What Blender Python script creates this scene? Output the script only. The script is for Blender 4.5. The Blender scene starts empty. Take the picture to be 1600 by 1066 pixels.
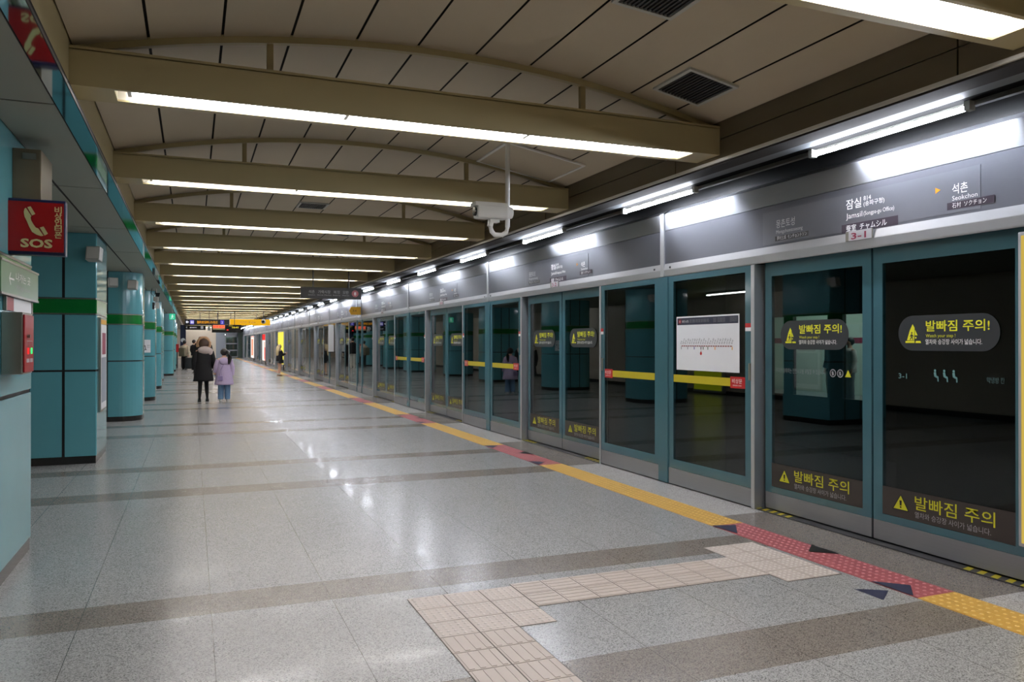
import bpy, bmesh, math, random
from mathutils import Vector, Matrix
random.seed(7)
scn = bpy.context.scene
col = scn.collection

# ---------------------------------------------------------------- camera, world, exposure
cam_d = bpy.data.cameras.new('camera')
cam_d.sensor_width = 36.0
cam_d.lens = 1228.44 / 1600 * 36.0
cam_d.clip_start = 0.05; cam_d.clip_end = 400
cam = bpy.data.objects.new('camera', cam_d); col.objects.link(cam)
cam.location = (0, 0, 1.55)
cam.rotation_euler = (math.pi / 2 + 0.0029, 0, -0.3858)
scn.camera = cam
w = bpy.data.worlds.new('world'); scn.world = w
w.use_nodes = True
w.node_tree.nodes['Background'].inputs[0].default_value = (0.5, 0.55, 0.6, 1)
w.node_tree.nodes['Background'].inputs[1].default_value = 0.004
scn.view_settings.view_transform = 'Standard'
scn.view_settings.look = 'None'
scn.view_settings.exposure = 0.18
scn.view_settings.gamma = 1.0
scn.view_settings.use_curve_mapping = False
scn.cycles.use_denoising = True
scn.cycles.max_bounces = 10
scn.cycles.diffuse_bounces = 5
scn.cycles.glossy_bounces = 5
scn.cycles.transparent_max_bounces = 24
scn.cycles.sample_clamp_indirect = 6.0
scn.cycles.caustics_reflective = False
scn.cycles.caustics_refractive = False

LAMP_CEILING = 36.0      # emission of the ceiling tubes
LAMP_SCREEN = 104.0       # emission of the tubes under the screen-door canopy
Y0, Y1 = -5.5, 88.0      # ends of the platform hall

# ---------------------------------------------------------------- materials
def srgb(r, g, b):
    f = lambda c: c / 12.92 if c <= 0.04045 else ((c + 0.055) / 1.055) ** 2.4
    return (f(r / 255), f(g / 255), f(b / 255), 1)

MATS = {}
def mat(name, rgb, rough=0.5, metal=0.0, spec=0.5, vary=0.0, scale=8.0, stretch=(1, 1, 1), rvary=0.0, bump=0.0, emit=0.0, coat=0.0, aniso=0.0, along=2):
    m = bpy.data.materials.new(name); m.use_nodes = True
    nt = m.node_tree; p = nt.nodes['Principled BSDF']
    c = srgb(*rgb)
    p.inputs['Base Color'].default_value = c
    p.inputs['Roughness'].default_value = rough
    p.inputs['Metallic'].default_value = metal
    p.inputs['Specular IOR Level'].default_value = spec
    p.inputs['Coat Weight'].default_value = coat
    p.inputs['Coat Roughness'].default_value = 0.06
    if aniso:      # brushed along the line: the highlight spreads up and down
        p.inputs['Anisotropic'].default_value = aniso
        cv_ = nt.nodes.new('ShaderNodeCombineXYZ'); cv_.inputs[along].default_value = 1
        nt.links.new(cv_.outputs[0], p.inputs['Tangent'])
    if emit:
        p.inputs['Emission Color'].default_value = c
        p.inputs['Emission Strength'].default_value = emit
    if vary or rvary or bump:
        tc = nt.nodes.new('ShaderNodeTexCoord'); mp = nt.nodes.new('ShaderNodeMapping')
        mp.inputs['Scale'].default_value = stretch
        n = nt.nodes.new('ShaderNodeTexNoise'); n.inputs['Scale'].default_value = scale; n.inputs['Detail'].default_value = 4
        nt.links.new(tc.outputs['Object'], mp.inputs[0]); nt.links.new(mp.outputs[0], n.inputs['Vector'])
        if vary:
            r = nt.nodes.new('ShaderNodeMapRange'); r.inputs['To Min'].default_value = 1 - vary; r.inputs['To Max'].default_value = 1 + vary
            mx = nt.nodes.new('ShaderNodeMix'); mx.data_type = 'RGBA'; mx.blend_type = 'MULTIPLY'; mx.inputs[0].default_value = 1
            mx.inputs[6].default_value = c
            nt.links.new(n.outputs['Fac'], r.inputs['Value']); nt.links.new(r.outputs[0], mx.inputs[7]); nt.links.new(mx.outputs[2], p.inputs['Base Color'])
        if rvary:
            r2 = nt.nodes.new('ShaderNodeMapRange'); r2.inputs['To Min'].default_value = max(0.01, rough - rvary); r2.inputs['To Max'].default_value = rough + rvary
            nt.links.new(n.outputs['Fac'], r2.inputs['Value']); nt.links.new(r2.outputs[0], p.inputs['Roughness'])
        if bump:
            b = nt.nodes.new('ShaderNodeBump'); b.inputs['Strength'].default_value = bump; b.inputs['Distance'].default_value = 0.01
            nt.links.new(n.outputs['Fac'], b.inputs['Height']); nt.links.new(b.outputs[0], p.inputs['Normal'])
    MATS[name] = m
    return m

def granite(name, light, dark, rough, joints=True, size=190.0):
    """speckled polished stone with thin dark joints at fixed spacings of the paving"""
    m = bpy.data.materials.new(name); m.use_nodes = True
    nt = m.node_tree; L = nt.links; N = nt.nodes; p = N['Principled BSDF']
    tc = N.new('ShaderNodeTexCoord')
    v = N.new('ShaderNodeTexVoronoi'); v.inputs['Scale'].default_value = size; v.inputs['Randomness'].default_value = 1
    n = N.new('ShaderNodeTexNoise'); n.inputs['Scale'].default_value = 2.2; n.inputs['Detail'].default_value = 5
    L.new(tc.outputs['Object'], v.inputs['Vector']); L.new(tc.outputs['Object'], n.inputs['Vector'])
    sep = N.new('ShaderNodeSeparateColor'); L.new(v.outputs['Color'], sep.inputs[0])
    ramp = N.new('ShaderNodeValToRGB'); L.new(sep.outputs[0], ramp.inputs[0])
    e = ramp.color_ramp.elements
    e[0].position = 0.0; e[0].color = srgb(*dark); e[1].position = 1.0; e[1].color = srgb(*light)
    mid = e.new(0.4); mid.color = srgb(*[(a * 0.72 + b * 0.28) for a, b in zip(light, dark)])
    mr = N.new('ShaderNodeMapRange'); mr.inputs['To Min'].default_value = 0.86; mr.inputs['To Max'].default_value = 1.12
    L.new(n.outputs['Fac'], mr.inputs['Value'])
    mx = N.new('ShaderNodeMix'); mx.data_type = 'RGBA'; mx.blend_type = 'MULTIPLY'; mx.inputs[0].default_value = 1
    L.new(ramp.outputs[0], mx.inputs[6]); L.new(mr.outputs[0], mx.inputs[7])
    out = mx.outputs[2]
    if joints:
        xyz = N.new('ShaderNodeSeparateXYZ'); L.new(tc.outputs['Object'], xyz.inputs[0])
        def line(sock, period, offset, width):
            a = N.new('ShaderNodeMath'); a.operation = 'SUBTRACT'; a.inputs[1].default_value = offset - 50 * period; L.new(sock, a.inputs[0])
            b = N.new('ShaderNodeMath'); b.operation = 'MODULO'; b.inputs[1].default_value = period; L.new(a.outputs[0], b.inputs[0])
            d = N.new('ShaderNodeMath'); d.operation = 'LESS_THAN'; d.inputs[1].default_value = width; L.new(b.outputs[0], d.inputs[0])
            return d.outputs[0]
        l1 = line(xyz.outputs[0], 0.682, 0.10, 0.0035)
        l2 = line(xyz.outputs[1], 0.925, 3.45, 0.003)
        mxm = N.new('ShaderNodeMath'); mxm.operation = 'MAXIMUM'; L.new(l1, mxm.inputs[0])
        half = N.new('ShaderNodeMath'); half.operation = 'MULTIPLY'; half.inputs[1].default_value = 0.25; L.new(l2, half.inputs[0]); L.new(half.outputs[0], mxm.inputs[1])
        mj = N.new('ShaderNodeMix'); mj.data_type = 'RGBA'; L.new(mxm.outputs[0], mj.inputs[0]); L.new(out, mj.inputs[6]); mj.inputs[7].default_value = srgb(84, 81, 78)
        out = mj.outputs[2]
    L.new(out, p.inputs['Base Color'])
    r2 = N.new('ShaderNodeMapRange'); r2.inputs['To Min'].default_value = rough - 0.03; r2.inputs['To Max'].default_value = rough + 0.03
    L.new(n.outputs['Fac'], r2.inputs['Value']); L.new(r2.outputs[0], p.inputs['Roughness'])
    p.inputs['Specular IOR Level'].default_value = 0.7
    p.inputs['Coat Roughness'].default_value = 0.07     # worn, polished patches
    rc = N.new('ShaderNodeMapRange'); rc.inputs['From Min'].default_value = 0.45; rc.inputs['From Max'].default_value = 0.7; rc.inputs['To Max'].default_value = 0.3
    L.new(n.outputs['Fac'], rc.inputs['Value']); L.new(rc.outputs[0], p.inputs['Coat Weight'])
    MATS[name] = m
    return m

def emitter(name, rgb, strength):
    m = bpy.data.materials.new(name); m.use_nodes = True
    nt = m.node_tree; nt.nodes.remove(nt.nodes['Principled BSDF'])
    e = nt.nodes.new('ShaderNodeEmission'); e.inputs[0].default_value = srgb(*rgb); e.inputs[1].default_value = strength
    nt.links.new(e.outputs[0], nt.nodes['Material Output'].inputs[0])
    MATS[name] = m
    return m

def glass(name, tint, ior=1.5, rough=0.0):
    m = bpy.data.materials.new(name); m.use_nodes = True
    nt = m.node_tree; nt.nodes.remove(nt.nodes['Principled BSDF'])
    t = nt.nodes.new('ShaderNodeBsdfTransparent'); t.inputs[0].default_value = srgb(*tint)
    g = nt.nodes.new('ShaderNodeBsdfGlossy'); g.inputs['Roughness'].default_value = rough
    f = nt.nodes.new('ShaderNodeFresnel')
    ge = nt.nodes.new('ShaderNodeNewGeometry'); mr = nt.nodes.new('ShaderNodeMapRange')   # the far face of the pane reflects like its near face
    mr.inputs['To Min'].default_value = ior; mr.inputs['To Max'].default_value = 1 / ior
    nt.links.new(ge.outputs['Backfacing'], mr.inputs['Value']); nt.links.new(mr.outputs[0], f.inputs[0])
    mx = nt.nodes.new('ShaderNodeMixShader')
    nt.links.new(f.outputs[0], mx.inputs[0]); nt.links.new(t.outputs[0], mx.inputs[1]); nt.links.new(g.outputs[0], mx.inputs[2])
    nt.links.new(mx.outputs[0], nt.nodes['Material Output'].inputs[0])
    MATS[name] = m
    return m

granite('granite', (190, 190, 190), (98, 98, 98), 0.235)
granite('granite_band', (152, 144, 136), (72, 67, 62), 0.24)
granite('granite_edge', (214, 211, 208), (130, 126, 122), 0.235)
mat('vault', (186, 174, 152), 0.62, vary=0.07, scale=1.3)
mat('gap', (28, 24, 20), 0.9, vary=0.1)
mat('beam', (172, 160, 122), 0.42, vary=0.05, scale=2.0)
mat('trough', (245, 240, 225), 0.5, vary=0.02)
mat('brown_panel', (94, 84, 66), 0.3, vary=0.25, scale=1.5, stretch=(1, 0.6, 4))
mat('soffit', (150, 152, 140), 0.5, vary=0.05, scale=1.5)
mat('mirror_trim', (205, 222, 226), 0.05, metal=1.0, rvary=0.03, scale=2)
mat('brushed', (150, 152, 157), 0.42, metal=1.0, aniso=0.9, vary=0.05, scale=30, stretch=(1, 0.04, 3), rvary=0.06)
mat('silver', (186, 188, 192), 0.4, metal=0.75, aniso=0.6, vary=0.04, scale=12, rvary=0.05)
mat('kick', (150, 152, 156), 0.42, metal=0.7, vary=0.05, scale=20, stretch=(1, 0.1, 4))
mat('header_dark', (106, 108, 116), 0.42, metal=0.8, aniso=0.9, vary=0.05, scale=25, stretch=(1, 0.03, 4), rvary=0.06)
mat('header_patch', (113, 115, 123), 0.46, metal=0.7, aniso=0.8, vary=0.04, scale=9)
mat('canopy', (104, 109, 113), 0.6, metal=0.0, spec=0.15, vary=0.08, scale=3, stretch=(2, 0.2, 2))
mat('canopy_edge', (222, 220, 214), 0.45, metal=0.3, vary=0.06, scale=3)
mat('teal_frame', (62, 98, 108), 0.12, vary=0.04, scale=6)
mat('teal_tile', (92, 158, 170), 0.13, vary=0.05, scale=2.2)
mat('green_band', (4, 110, 40), 0.2, vary=0.05, scale=3)
mat('tube_shade_black', (9, 9, 9), 0.95, spec=0.05, vary=0.1)  # shade put into the colour: stays dark right beside the canopy tubes
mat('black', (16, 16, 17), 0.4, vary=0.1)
mat('skirting', (40, 38, 37), 0.2, metal=0.2, vary=0.1, scale=5)
mat('black_gloss', (14, 14, 15), 0.18, vary=0.1)
mat('dark_grey', (52, 52, 54), 0.5, vary=0.1)
mat('steel', (150, 148, 140), 0.3, metal=0.9, vary=0.06, scale=14, rvary=0.05)
mat('white_paint', (225, 225, 222), 0.4, vary=0.03)
mat('grey_plastic', (178, 180, 176), 0.45, vary=0.04)
mat('red_paint', (176, 18, 24), 0.35, vary=0.05)
mat('hydrant_red', (146, 18, 24), 0.35, vary=0.05)
mat('faint_text', (190, 192, 196), 0.5, vary=0.02)
mat('red_sign', (132, 2, 9), 0.3, vary=0.04)
mat('sign_cream', (184, 175, 124), 0.4, vary=0.03)
mat('arrow_blue', (44, 46, 70), 0.5, vary=0.15, scale=20)
mat('navy', (15, 24, 62), 0.3, vary=0.06)
mat('purple', (62, 58, 150), 0.4, vary=0.04)
mat('tactile_yellow', (208, 164, 78), 0.45, vary=0.08, scale=9)
mat('tactile_yellow_worn', (222, 186, 108), 0.4, vary=0.06, scale=9)
mat('tactile_red_worn', (190, 126, 130), 0.4, vary=0.08, scale=9)
mat('guide_worn', (222, 214, 208), 0.35, vary=0.05, scale=5)
mat('tactile_red', (162, 84, 90), 0.45, vary=0.08, scale=9)
mat('guide_white', (198, 186, 178), 0.4, vary=0.05, scale=5)
mat('joint_dark', (82, 76, 72), 0.8, vary=0.1)
mat('white_text', (240, 240, 240), 0.5, vary=0.02)
mat('grey_text', (150, 152, 156), 0.5, vary=0.02)
mat('teal_text', (104, 150, 152), 0.5, vary=0.02)
mat('teal_dim', (70, 96, 98), 0.5, vary=0.02)
mat('dim_text', (120, 128, 130), 0.5, vary=0.02)
mat('yellow_text', (232, 232, 44), 0.45, vary=0.02)
mat('dim_yellow_text', (196, 196, 36), 0.5, vary=0.03)
mat('orange_text', (240, 160, 40), 0.45, vary=0.03)
mat('maroon_text', (130, 30, 60), 0.5, vary=0.03)
mat('plate', (170, 168, 171), 0.4, vary=0.03)
mat('violet_black', (56, 46, 60), 0.45, vary=0.05)
mat('sticker_grey', (44, 48, 52), 0.35, vary=0.05)
mat('sticker_brown', (52, 47, 44), 0.4, vary=0.05)
mat('poster_white', (236, 238, 242), 0.35, vary=0.02)
mat('poster_navy', (44, 46, 66), 0.35, vary=0.05)
mat('bar_yellow', (186, 172, 28), 0.35, vary=0.05)
mat('sign_green', (58, 106, 68), 0.28, vary=0.06)
mat('cream_wall', (226, 214, 196), 0.5, vary=0.05, scale=2)
mat('bluegrey_wall', (150, 158, 170), 0.45, vary=0.04)
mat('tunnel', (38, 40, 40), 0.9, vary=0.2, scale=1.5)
mat('opposite_wall', (190, 210, 196), 0.6, vary=0.05)
mat('maroon', (140, 50, 76), 0.5, vary=0.06)
mat('skin', (224, 178, 150), 0.5, vary=0.04)
mat('black_cloth', (20, 19, 22), 0.85, vary=0.2, scale=25, bump=0.3)
mat('lavender_cloth', (190, 172, 204), 0.8, vary=0.06, scale=18, bump=0.25)
mat('lavender_bag', (142, 126, 168), 0.6, vary=0.06)
mat('denim', (104, 136, 170), 0.85, vary=0.12, scale=20, bump=0.2)
mat('white_cloth', (226, 222, 216), 0.8, vary=0.05, scale=15, bump=0.2)
mat('cream_cloth', (214, 200, 178), 0.8, vary=0.06, scale=15)
mat('grey_cloth', (110, 116, 122), 0.8, vary=0.08, scale=20)
mat('olive_cloth', (120, 118, 100), 0.8, vary=0.08, scale=20)
mat('fur', (176, 140, 108), 0.95, vary=0.35, scale=40, bump=0.8)
mat('fur_pale', (200, 184, 178), 0.95, vary=0.25, scale=40, bump=0.8)
mat('black_hair', (22, 18, 17), 0.45, vary=0.3, scale=30, stretch=(3, 3, 0.3))
mat('brown_hair', (66, 44, 30), 0.5, vary=0.3, scale=30, stretch=(3, 3, 0.3))
mat('blond_hair', (206, 184, 138), 0.5, vary=0.2, scale=30, stretch=(3, 3, 0.3))
mat('brown_shoe', (112, 78, 44), 0.5, vary=0.1)
mat('luggage', (26, 27, 30), 0.35, vary=0.1)
mat('bar_gold', (222, 168, 40), 0.5, vary=0.08)
emitter('tube_ceiling', (251, 248, 251), LAMP_CEILING)
emitter('tube_screen', (236, 242, 255), LAMP_SCREEN)
emitter('lit_yellow', (240, 206, 96), 0.6)
emitter('lit_amber_sign', (250, 186, 36), 0.75)
emitter('lit_yellow_panel', (255, 236, 90), 1.0)
emitter('lit_yellow_green', (214, 226, 40), 0.8)
emitter('lit_white', (255, 240, 225), 1.25)
emitter('lit_peach', (245, 150, 118), 1.0)
emitter('lit_red', (240, 60, 58), 1.0)
emitter('lit_pink', (255, 190, 180), 1.0)
emitter('led_red', (255, 40, 40), 1.5)
emitter('led_green', (60, 255, 120), 1.5)
emitter('led_amber', (255, 176, 30), 0.9)
emitter('led_yellow', (240, 220, 60), 0.9)
emitter('led_orange', (255, 130, 90), 0.95)
emitter('exit_green', (70, 205, 160), 0.8)
emitter('exit_pale', (220, 255, 240), 0.9)
emitter('lit_arrow', (240, 240, 255), 0.9)
emitter('lit_purple', (92, 84, 200), 0.75)
glass('screen_glass', (200, 212, 210), 1.55)
glass('side_glass', (200, 212, 210), 1.55)
glass('clear_plate', (225, 225, 228), 1.3)

# ---------------------------------------------------------------- mesh builder
_textcache = {}
def text_geometry(s, offset=0.0):
    """the outline of a word as flat polygons, one unit = its font size"""
    key = (s, offset)
    if key not in _textcache:
        c = bpy.data.curves.new('lettering', 'FONT'); c.body = s; c.resolution_u = 2; c.offset = offset
        o = bpy.data.objects.new('lettering', c); col.objects.link(o)
        bpy.context.view_layer.update()
        me = bpy.data.meshes.new_from_object(o.evaluated_get(bpy.context.evaluated_depsgraph_get()))
        vs = [tuple(v.co) for v in me.vertices]; fs = [tuple(p.vertices) for p in me.polygons]
        bpy.data.objects.remove(o); bpy.data.curves.remove(c); bpy.data.meshes.remove(me)
        _textcache[key] = (vs, fs)
    return _textcache[key]

class MB:
    def __init__(s): s.v, s.f, s.m, s.sm, s.mats = [], [], [], [], []
    def mi(s, m):
        if m not in s.mats: s.mats.append(m)
        return s.mats.index(m)
    def add(s, vs, fs, m, smooth=False):
        b = len(s.v); s.v += [tuple(v) for v in vs]; k = s.mi(m)
        for f in fs: s.f.append(tuple(i + b for i in f)); s.m.append(k); s.sm.append(smooth)
        return s
    def box(s, lo, hi, m, bev=0.0):
        x0, y0, z0 = [min(a, b) for a, b in zip(lo, hi)]; x1, y1, z1 = [max(a, b) for a, b in zip(lo, hi)]
        if bev:
            bm = bmesh.new(); bmesh.ops.create_cube(bm, size=1)
            bmesh.ops.scale(bm, vec=(x1 - x0, y1 - y0, z1 - z0), verts=bm.verts)
            bmesh.ops.translate(bm, vec=((x0 + x1) / 2, (y0 + y1) / 2, (z0 + z1) / 2), verts=bm.verts)
            bmesh.ops.bevel(bm, geom=list(bm.edges), offset=bev, segments=2, affect='EDGES', profile=0.6)
            bm.verts.index_update()
            s.add([v.co[:] for v in bm.verts], [[v.index for v in f.verts] for f in bm.faces], m)
            bm.free(); return s
        return s.add([(x0, y0, z0), (x1, y0, z0), (x1, y1, z0), (x0, y1, z0), (x0, y0, z1), (x1, y0, z1), (x1, y1, z1), (x0, y1, z1)],
                     [(0, 3, 2, 1), (4, 5, 6, 7), (0, 1, 5, 4), (1, 2, 6, 5), (2, 3, 7, 6), (3, 0, 4, 7)], m)
    def quad(s, pts, m): return s.add(pts, [tuple(range(len(pts)))], m)
    def prism(s, poly, fn0, fn1, m, smooth=False):
        """closed outline POLY of 2-D points; fn0/fn1 map a point to the two end faces"""
        n = len(poly); vs = [fn0(*p) for p in poly] + [fn1(*p) for p in poly]
        fs = [tuple(range(n))[::-1], tuple(range(n, 2 * n))] + [(i, (i + 1) % n, n + (i + 1) % n, n + i) for i in range(n)]
        return s.add(vs, fs, m, smooth)
    def extrude_z(s, poly, z0, z1, m, smooth=False): return s.prism(poly, lambda x, y: (x, y, z0), lambda x, y: (x, y, z1), m, smooth)
    def extrude_y(s, poly, y0, y1, m, smooth=False): return s.prism(poly, lambda x, z: (x, y0, z), lambda x, z: (x, y1, z), m, smooth)
    def tube(s, path, rad, m, n=10, cap=True, smooth=True):
        P = [Vector(p) for p in path]; R = rad if isinstance(rad, (list, tuple)) else [rad] * len(P)
        vs, fs = [], []
        for i, p in enumerate(P):
            t = (P[min(i + 1, len(P) - 1)] - P[max(i - 1, 0)]).normalized()
            a = t.cross(Vector((0, 0, 1)) if abs(t.z) < 0.9 else Vector((0, 1, 0))).normalized(); b = t.cross(a)
            for k in range(n):
                an = 2 * math.pi * k / n; vs.append(p + (a * math.cos(an) + b * math.sin(an)) * R[i])
        for i in range(len(P) - 1):
            for k in range(n): fs.append((i * n + k, i * n + (k + 1) % n, (i + 1) * n + (k + 1) % n, (i + 1) * n + k))
        s.add(vs, fs, m, smooth)
        if cap:
            e = (len(P) - 1) * n
            s.add(vs, [tuple(range(n))[::-1], tuple(range(e, e + n))], m)
        return s
    def loft(s, rings, m, n=20, cap=True):
        """rings: (cx, cy, z, rx, ry)"""
        vs, fs = [], []
        for cx, cy, z, rx, ry in rings:
            for k in range(n):
                a = 2 * math.pi * k / n; vs.append((cx + rx * math.cos(a), cy + ry * math.sin(a), z))
        for i in range(len(rings) - 1):
            for k in range(n): fs.append((i * n + k, i * n + (k + 1) % n, (i + 1) * n + (k + 1) % n, (i + 1) * n + k))
        if cap: e = (len(rings) - 1) * n; fs += [tuple(range(n))[::-1], tuple(range(e, e + n))]
        return s.add(vs, fs, m, True)
    def ball(s, c, r, m, nu=16, nv=10, wob=0.0):
        r = r if isinstance(r, (list, tuple)) else (r, r, r)
        vs = [(c[0], c[1], c[2] - r[2])]; fs = []
        for j in range(1, nv):
            t = math.pi * j / nv
            for i in range(nu):
                a = 2 * math.pi * i / nu; q = 1 + wob * (random.random() - 0.5)
                vs.append((c[0] + r[0] * q * math.sin(t) * math.cos(a), c[1] + r[1] * q * math.sin(t) * math.sin(a), c[2] - r[2] * q * math.cos(t)))
        vs.append((c[0], c[1], c[2] + r[2])); top = len(vs) - 1
        for i in range(nu):
            fs.append((0, 1 + (i + 1) % nu, 1 + i)); fs.append((top, top - nu + i, top - nu + (i + 1) % nu))
            for j in range(nv - 2): a = 1 + j * nu; fs.append((a + i, a + (i + 1) % nu, a + nu + (i + 1) % nu, a + nu + i))
        return s.add(vs, fs, m, True)
    def word(s, txt, at, size, m, xd, zd=(0, 0, 1), width=None, bold=0.0, align='l', track=1.0):
        """flat lettering: AT is its baseline start, xd the reading direction"""
        vs, fs = text_geometry(txt, bold)
        if not vs: return s
        x0 = min(v[0] for v in vs); x1 = max(v[0] for v in vs)
        sx = size if width is None else width / (x1 - x0)
        sh = {'l': -x0, 'c': -(x0 + x1) / 2, 'r': -x1}[align]
        X, Z, A = Vector(xd), Vector(zd), Vector(at)
        return s.add([A + X * ((v[0] + sh) * sx) + Z * (v[1] * size) for v in vs], fs, m)
    def flat(s, pts2, at, xd, zd, m):
        X, Z, A = Vector(xd), Vector(zd), Vector(at)
        return s.add([A + X * p[0] + Z * p[1] for p in pts2], [tuple(range(len(pts2)))], m)
    def build(s, name, parent=None, loc=None, label=None, rotz=None):
        me = bpy.data.meshes.new(name); me.from_pydata(s.v, [], s.f)
        for k in s.mats: me.materials.append(MATS[k])
        me.polygons.foreach_set('material_index', s.m); me.polygons.foreach_set('use_smooth', s.sm); me.update()
        o = bpy.data.objects.new(name, me); col.objects.link(o)
        if parent is not None: o.parent = parent
        if loc is not None: o.location = loc
        if rotz is not None: o.rotation_euler.z = rotz
        if label: o['label'] = label
        return o

def tag(o, label, cat, group=None, kind=None):
    o['label'] = label; o['category'] = cat
    if group: o['group'] = group
    if kind: o['kind'] = kind
    return o
def thing(name, label, cat, loc=(0, 0, 0), rotz=0.0, group=None):
    o = bpy.data.objects.new(name, None); col.objects.link(o)
    o.location = loc; o.rotation_euler.z = rotz; o.empty_display_size = 0.1
    return tag(o, label, cat, group)
def struct(o, label=None):
    o['kind'] = 'structure'
    if label: o['label'] = label
    return o
def copy_tree(o, parent=None):
    c = o.copy(); col.objects.link(c)
    if parent is not None: c.parent = parent
    for ch in list(o.children): copy_tree(ch, c)
    return c
def dup(o, loc, label, group=None):
    c = copy_tree(o); c.location = loc; c['label'] = label
    if group: c['group'] = group
    return c
ORD = 'first second third fourth fifth sixth seventh eighth ninth tenth eleventh twelfth thirteenth fourteenth fifteenth sixteenth seventeenth eighteenth nineteenth twentieth'.split()
def nth(i):
    if i < 20: return ORD[i]
    t = ['twenty', 'thirty', 'forty'][(i + 1) // 10 - 2]; u = (i + 1) % 10
    return {'twenty': 'twentieth', 'thirty': 'thirtieth', 'forty': 'fortieth'}[t] if u == 0 else t + '-' + ORD[u - 1]
def rounded(x0, x1, z0, z1, r, n=6):
    out = []
    for cx, cz, a0 in ((x1 - r, z1 - r, 0), (x0 + r, z1 - r, 90), (x0 + r, z0 + r, 180), (x1 - r, z0 + r, 270)):
        for k in range(n + 1): a = math.radians(a0 + 90 * k / n); out.append((cx + r * math.cos(a), cz + r * math.sin(a)))
    return out
def circle(cx, cz, r, n=20): return [(cx + r * math.cos(2 * math.pi * k / n), cz + r * math.sin(2 * math.pi * k / n)) for k in range(n)]

# ---------------------------------------------------------------- the setting: floor
ZS = 3.45                                   # spring line of the vault
DOORS = [5.95, 11.56, 17.14, 22.72, 29.13, 34.70, 40.20, 45.75, 52.2, 57.8, 63.35, 68.95, 75.4, 81.0]   # near edge post of every doorway
CAR_END = {3: 3.88, 7: 3.9, 11: 3.9}        # longer fixed bay between two cars
def fixed_len(k): return CAR_END.get(k, DOORS[k + 1] - DOORS[k] - 2.58 if k + 1 < len(DOORS) else 3.0)

bands = []
for p in [0.35] + DOORS:
    bands += [(p - 2.93, p - 2.49), (p - 1.13, p - 0.74)]
bands = [b for b in bands if b[0] > Y0 and b[1] < Y1]
fl = MB(); y = Y0
for a, b in bands + [(Y1, Y1)]:
    if a > y: fl.quad([(-5, y, 0), (4.08, y, 0), (4.08, a, 0), (-5, a, 0)], 'granite')
    if b > a: fl.quad([(-5, a, 0), (4.08, a, 0), (4.08, b, 0), (-5, b, 0)], 'granite_band')
    y = b
y = Y0
for p in [0.35] + DOORS:
    a, b = p - 2.6, p - 0.12
    fl.quad([(4.08, y, 0), (4.95, y, 0), (4.95, a, 0), (4.08, a, 0)], 'granite_edge')
    fl.quad([(4.08, a, 0), (4.95, a, 0), (4.95, b, 0), (4.08, b, 0)], 'granite_band')
    y = b
fl.quad([(4.08, y, 0), (4.95, y, 0), (4.95, Y1, 0), (4.08, Y1, 0)], 'granite_edge')
fl.box((-5, Y0, -0.4), (4.95, Y1, -0.004), 'tunnel')
fl.quad([(4.95, Y0, 0), (5.15, Y0, 0), (5.15, Y1, 0), (4.95, Y1, 0)], 'dark_grey')
struct(fl.build('floor'), 'polished grey granite platform floor with darker brown bands')

# ---------------------------------------------------------------- the setting: vaulted ceiling, side walls, soffit
CX, HALF, SAG = 1.74, 2.46, 0.315
RAD = (HALF ** 2 + SAG ** 2) / (2 * SAG)
def vault_z(x, d=0.0): return ZS + SAG - RAD + math.sqrt(max(0, (RAD - d) ** 2 - (x - CX) ** 2))
BEAMS = [2.65 + 2.94 * i for i in range(-1, 29)]
xs = [-0.72, -0.27, 0.185, 0.64, 1.095, 1.55, 2.005, 2.46, 2.915, 3.37, 3.82, 4.20]
va = MB()
ys = [Y0] + [b + 0.13 for b in BEAMS] + [Y1]
ys = sorted(y for y in ys if Y0 <= y <= Y1)
for ya, yb in zip(ys, ys[1:]):
    for xa, xb in zip(xs, xs[1:]):
        a, b = xa + 0.009, xb - 0.009
        q = [(a + (b - a) * t / 3) for t in range(4)]
        for u, v in zip(q, q[1:]):
            va.add([(u, ya + .01, vault_z(u)), (v, ya + .01, vault_z(v)), (v, yb - .01, vault_z(v)), (u, yb - .01, vault_z(u))], [(3, 2, 1, 0)], 'vault', True)
q = [-0.72 + 4.92 * t / 16 for t in range(17)]
for u, v in zip(q, q[1:]):
    va.add([(u, Y0, vault_z(u) + .03), (v, Y0, vault_z(v) + .03), (v, Y1, vault_z(v) + .03), (u, Y1, vault_z(u) + .03)], [(3, 2, 1, 0)], 'gap')
struct(va.build('ceiling'), 'shallow beige vaulted ceiling of long panels')

wr = MB()
yy = Y0
while yy < Y1:
    wr.box((4.2, yy + 0.006, 3.14), (4.26, min(yy + 2.94, Y1) - 0.006, 3.30), 'brown_panel')
    wr.box((4.2, yy + 0.006, 3.308), (4.26, min(yy + 2.94, Y1) - 0.006, 3.52), 'brown_panel')
    yy += 2.94
wr.box((4.22, Y0, 3.1), (4.4, Y1, 3.6), 'gap')
struct(wr.build('wall_right'), 'dark brown panelled strip between vault and screen canopy')
so = MB()
so.box((-5, Y0, 2.974), (-0.76, Y1, 3.06), 'gap')
yj = [Y0] + [-5.65 + 2.75 * i for i in range(-1, 36)] + [Y1]
yj = sorted(v for v in yj if Y0 <= v <= Y1)
xj = [-5, -4.0, -2.55, -1.14, -0.752]
for a, b in zip(yj, yj[1:]):
    for c, d in zip(xj, xj[1:]): so.box((c + .012, a + .012, 2.97), (d - .012, b - .012, 2.976), 'soffit')
struct(so.build('ceiling_side'), 'flat grey panelled soffit over the pillars')
tr = MB()
tr.box((-0.752, Y0, 2.965), (-0.64, Y1, 2.975), 'mirror_trim')
tr.box((-0.642, Y0, 2.965), (-0.637, Y1, 2.985), 'dark_grey')
tr.box((-0.78, Y0, 2.975), (-0.645, Y1, 3.02), 'gap')
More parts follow.
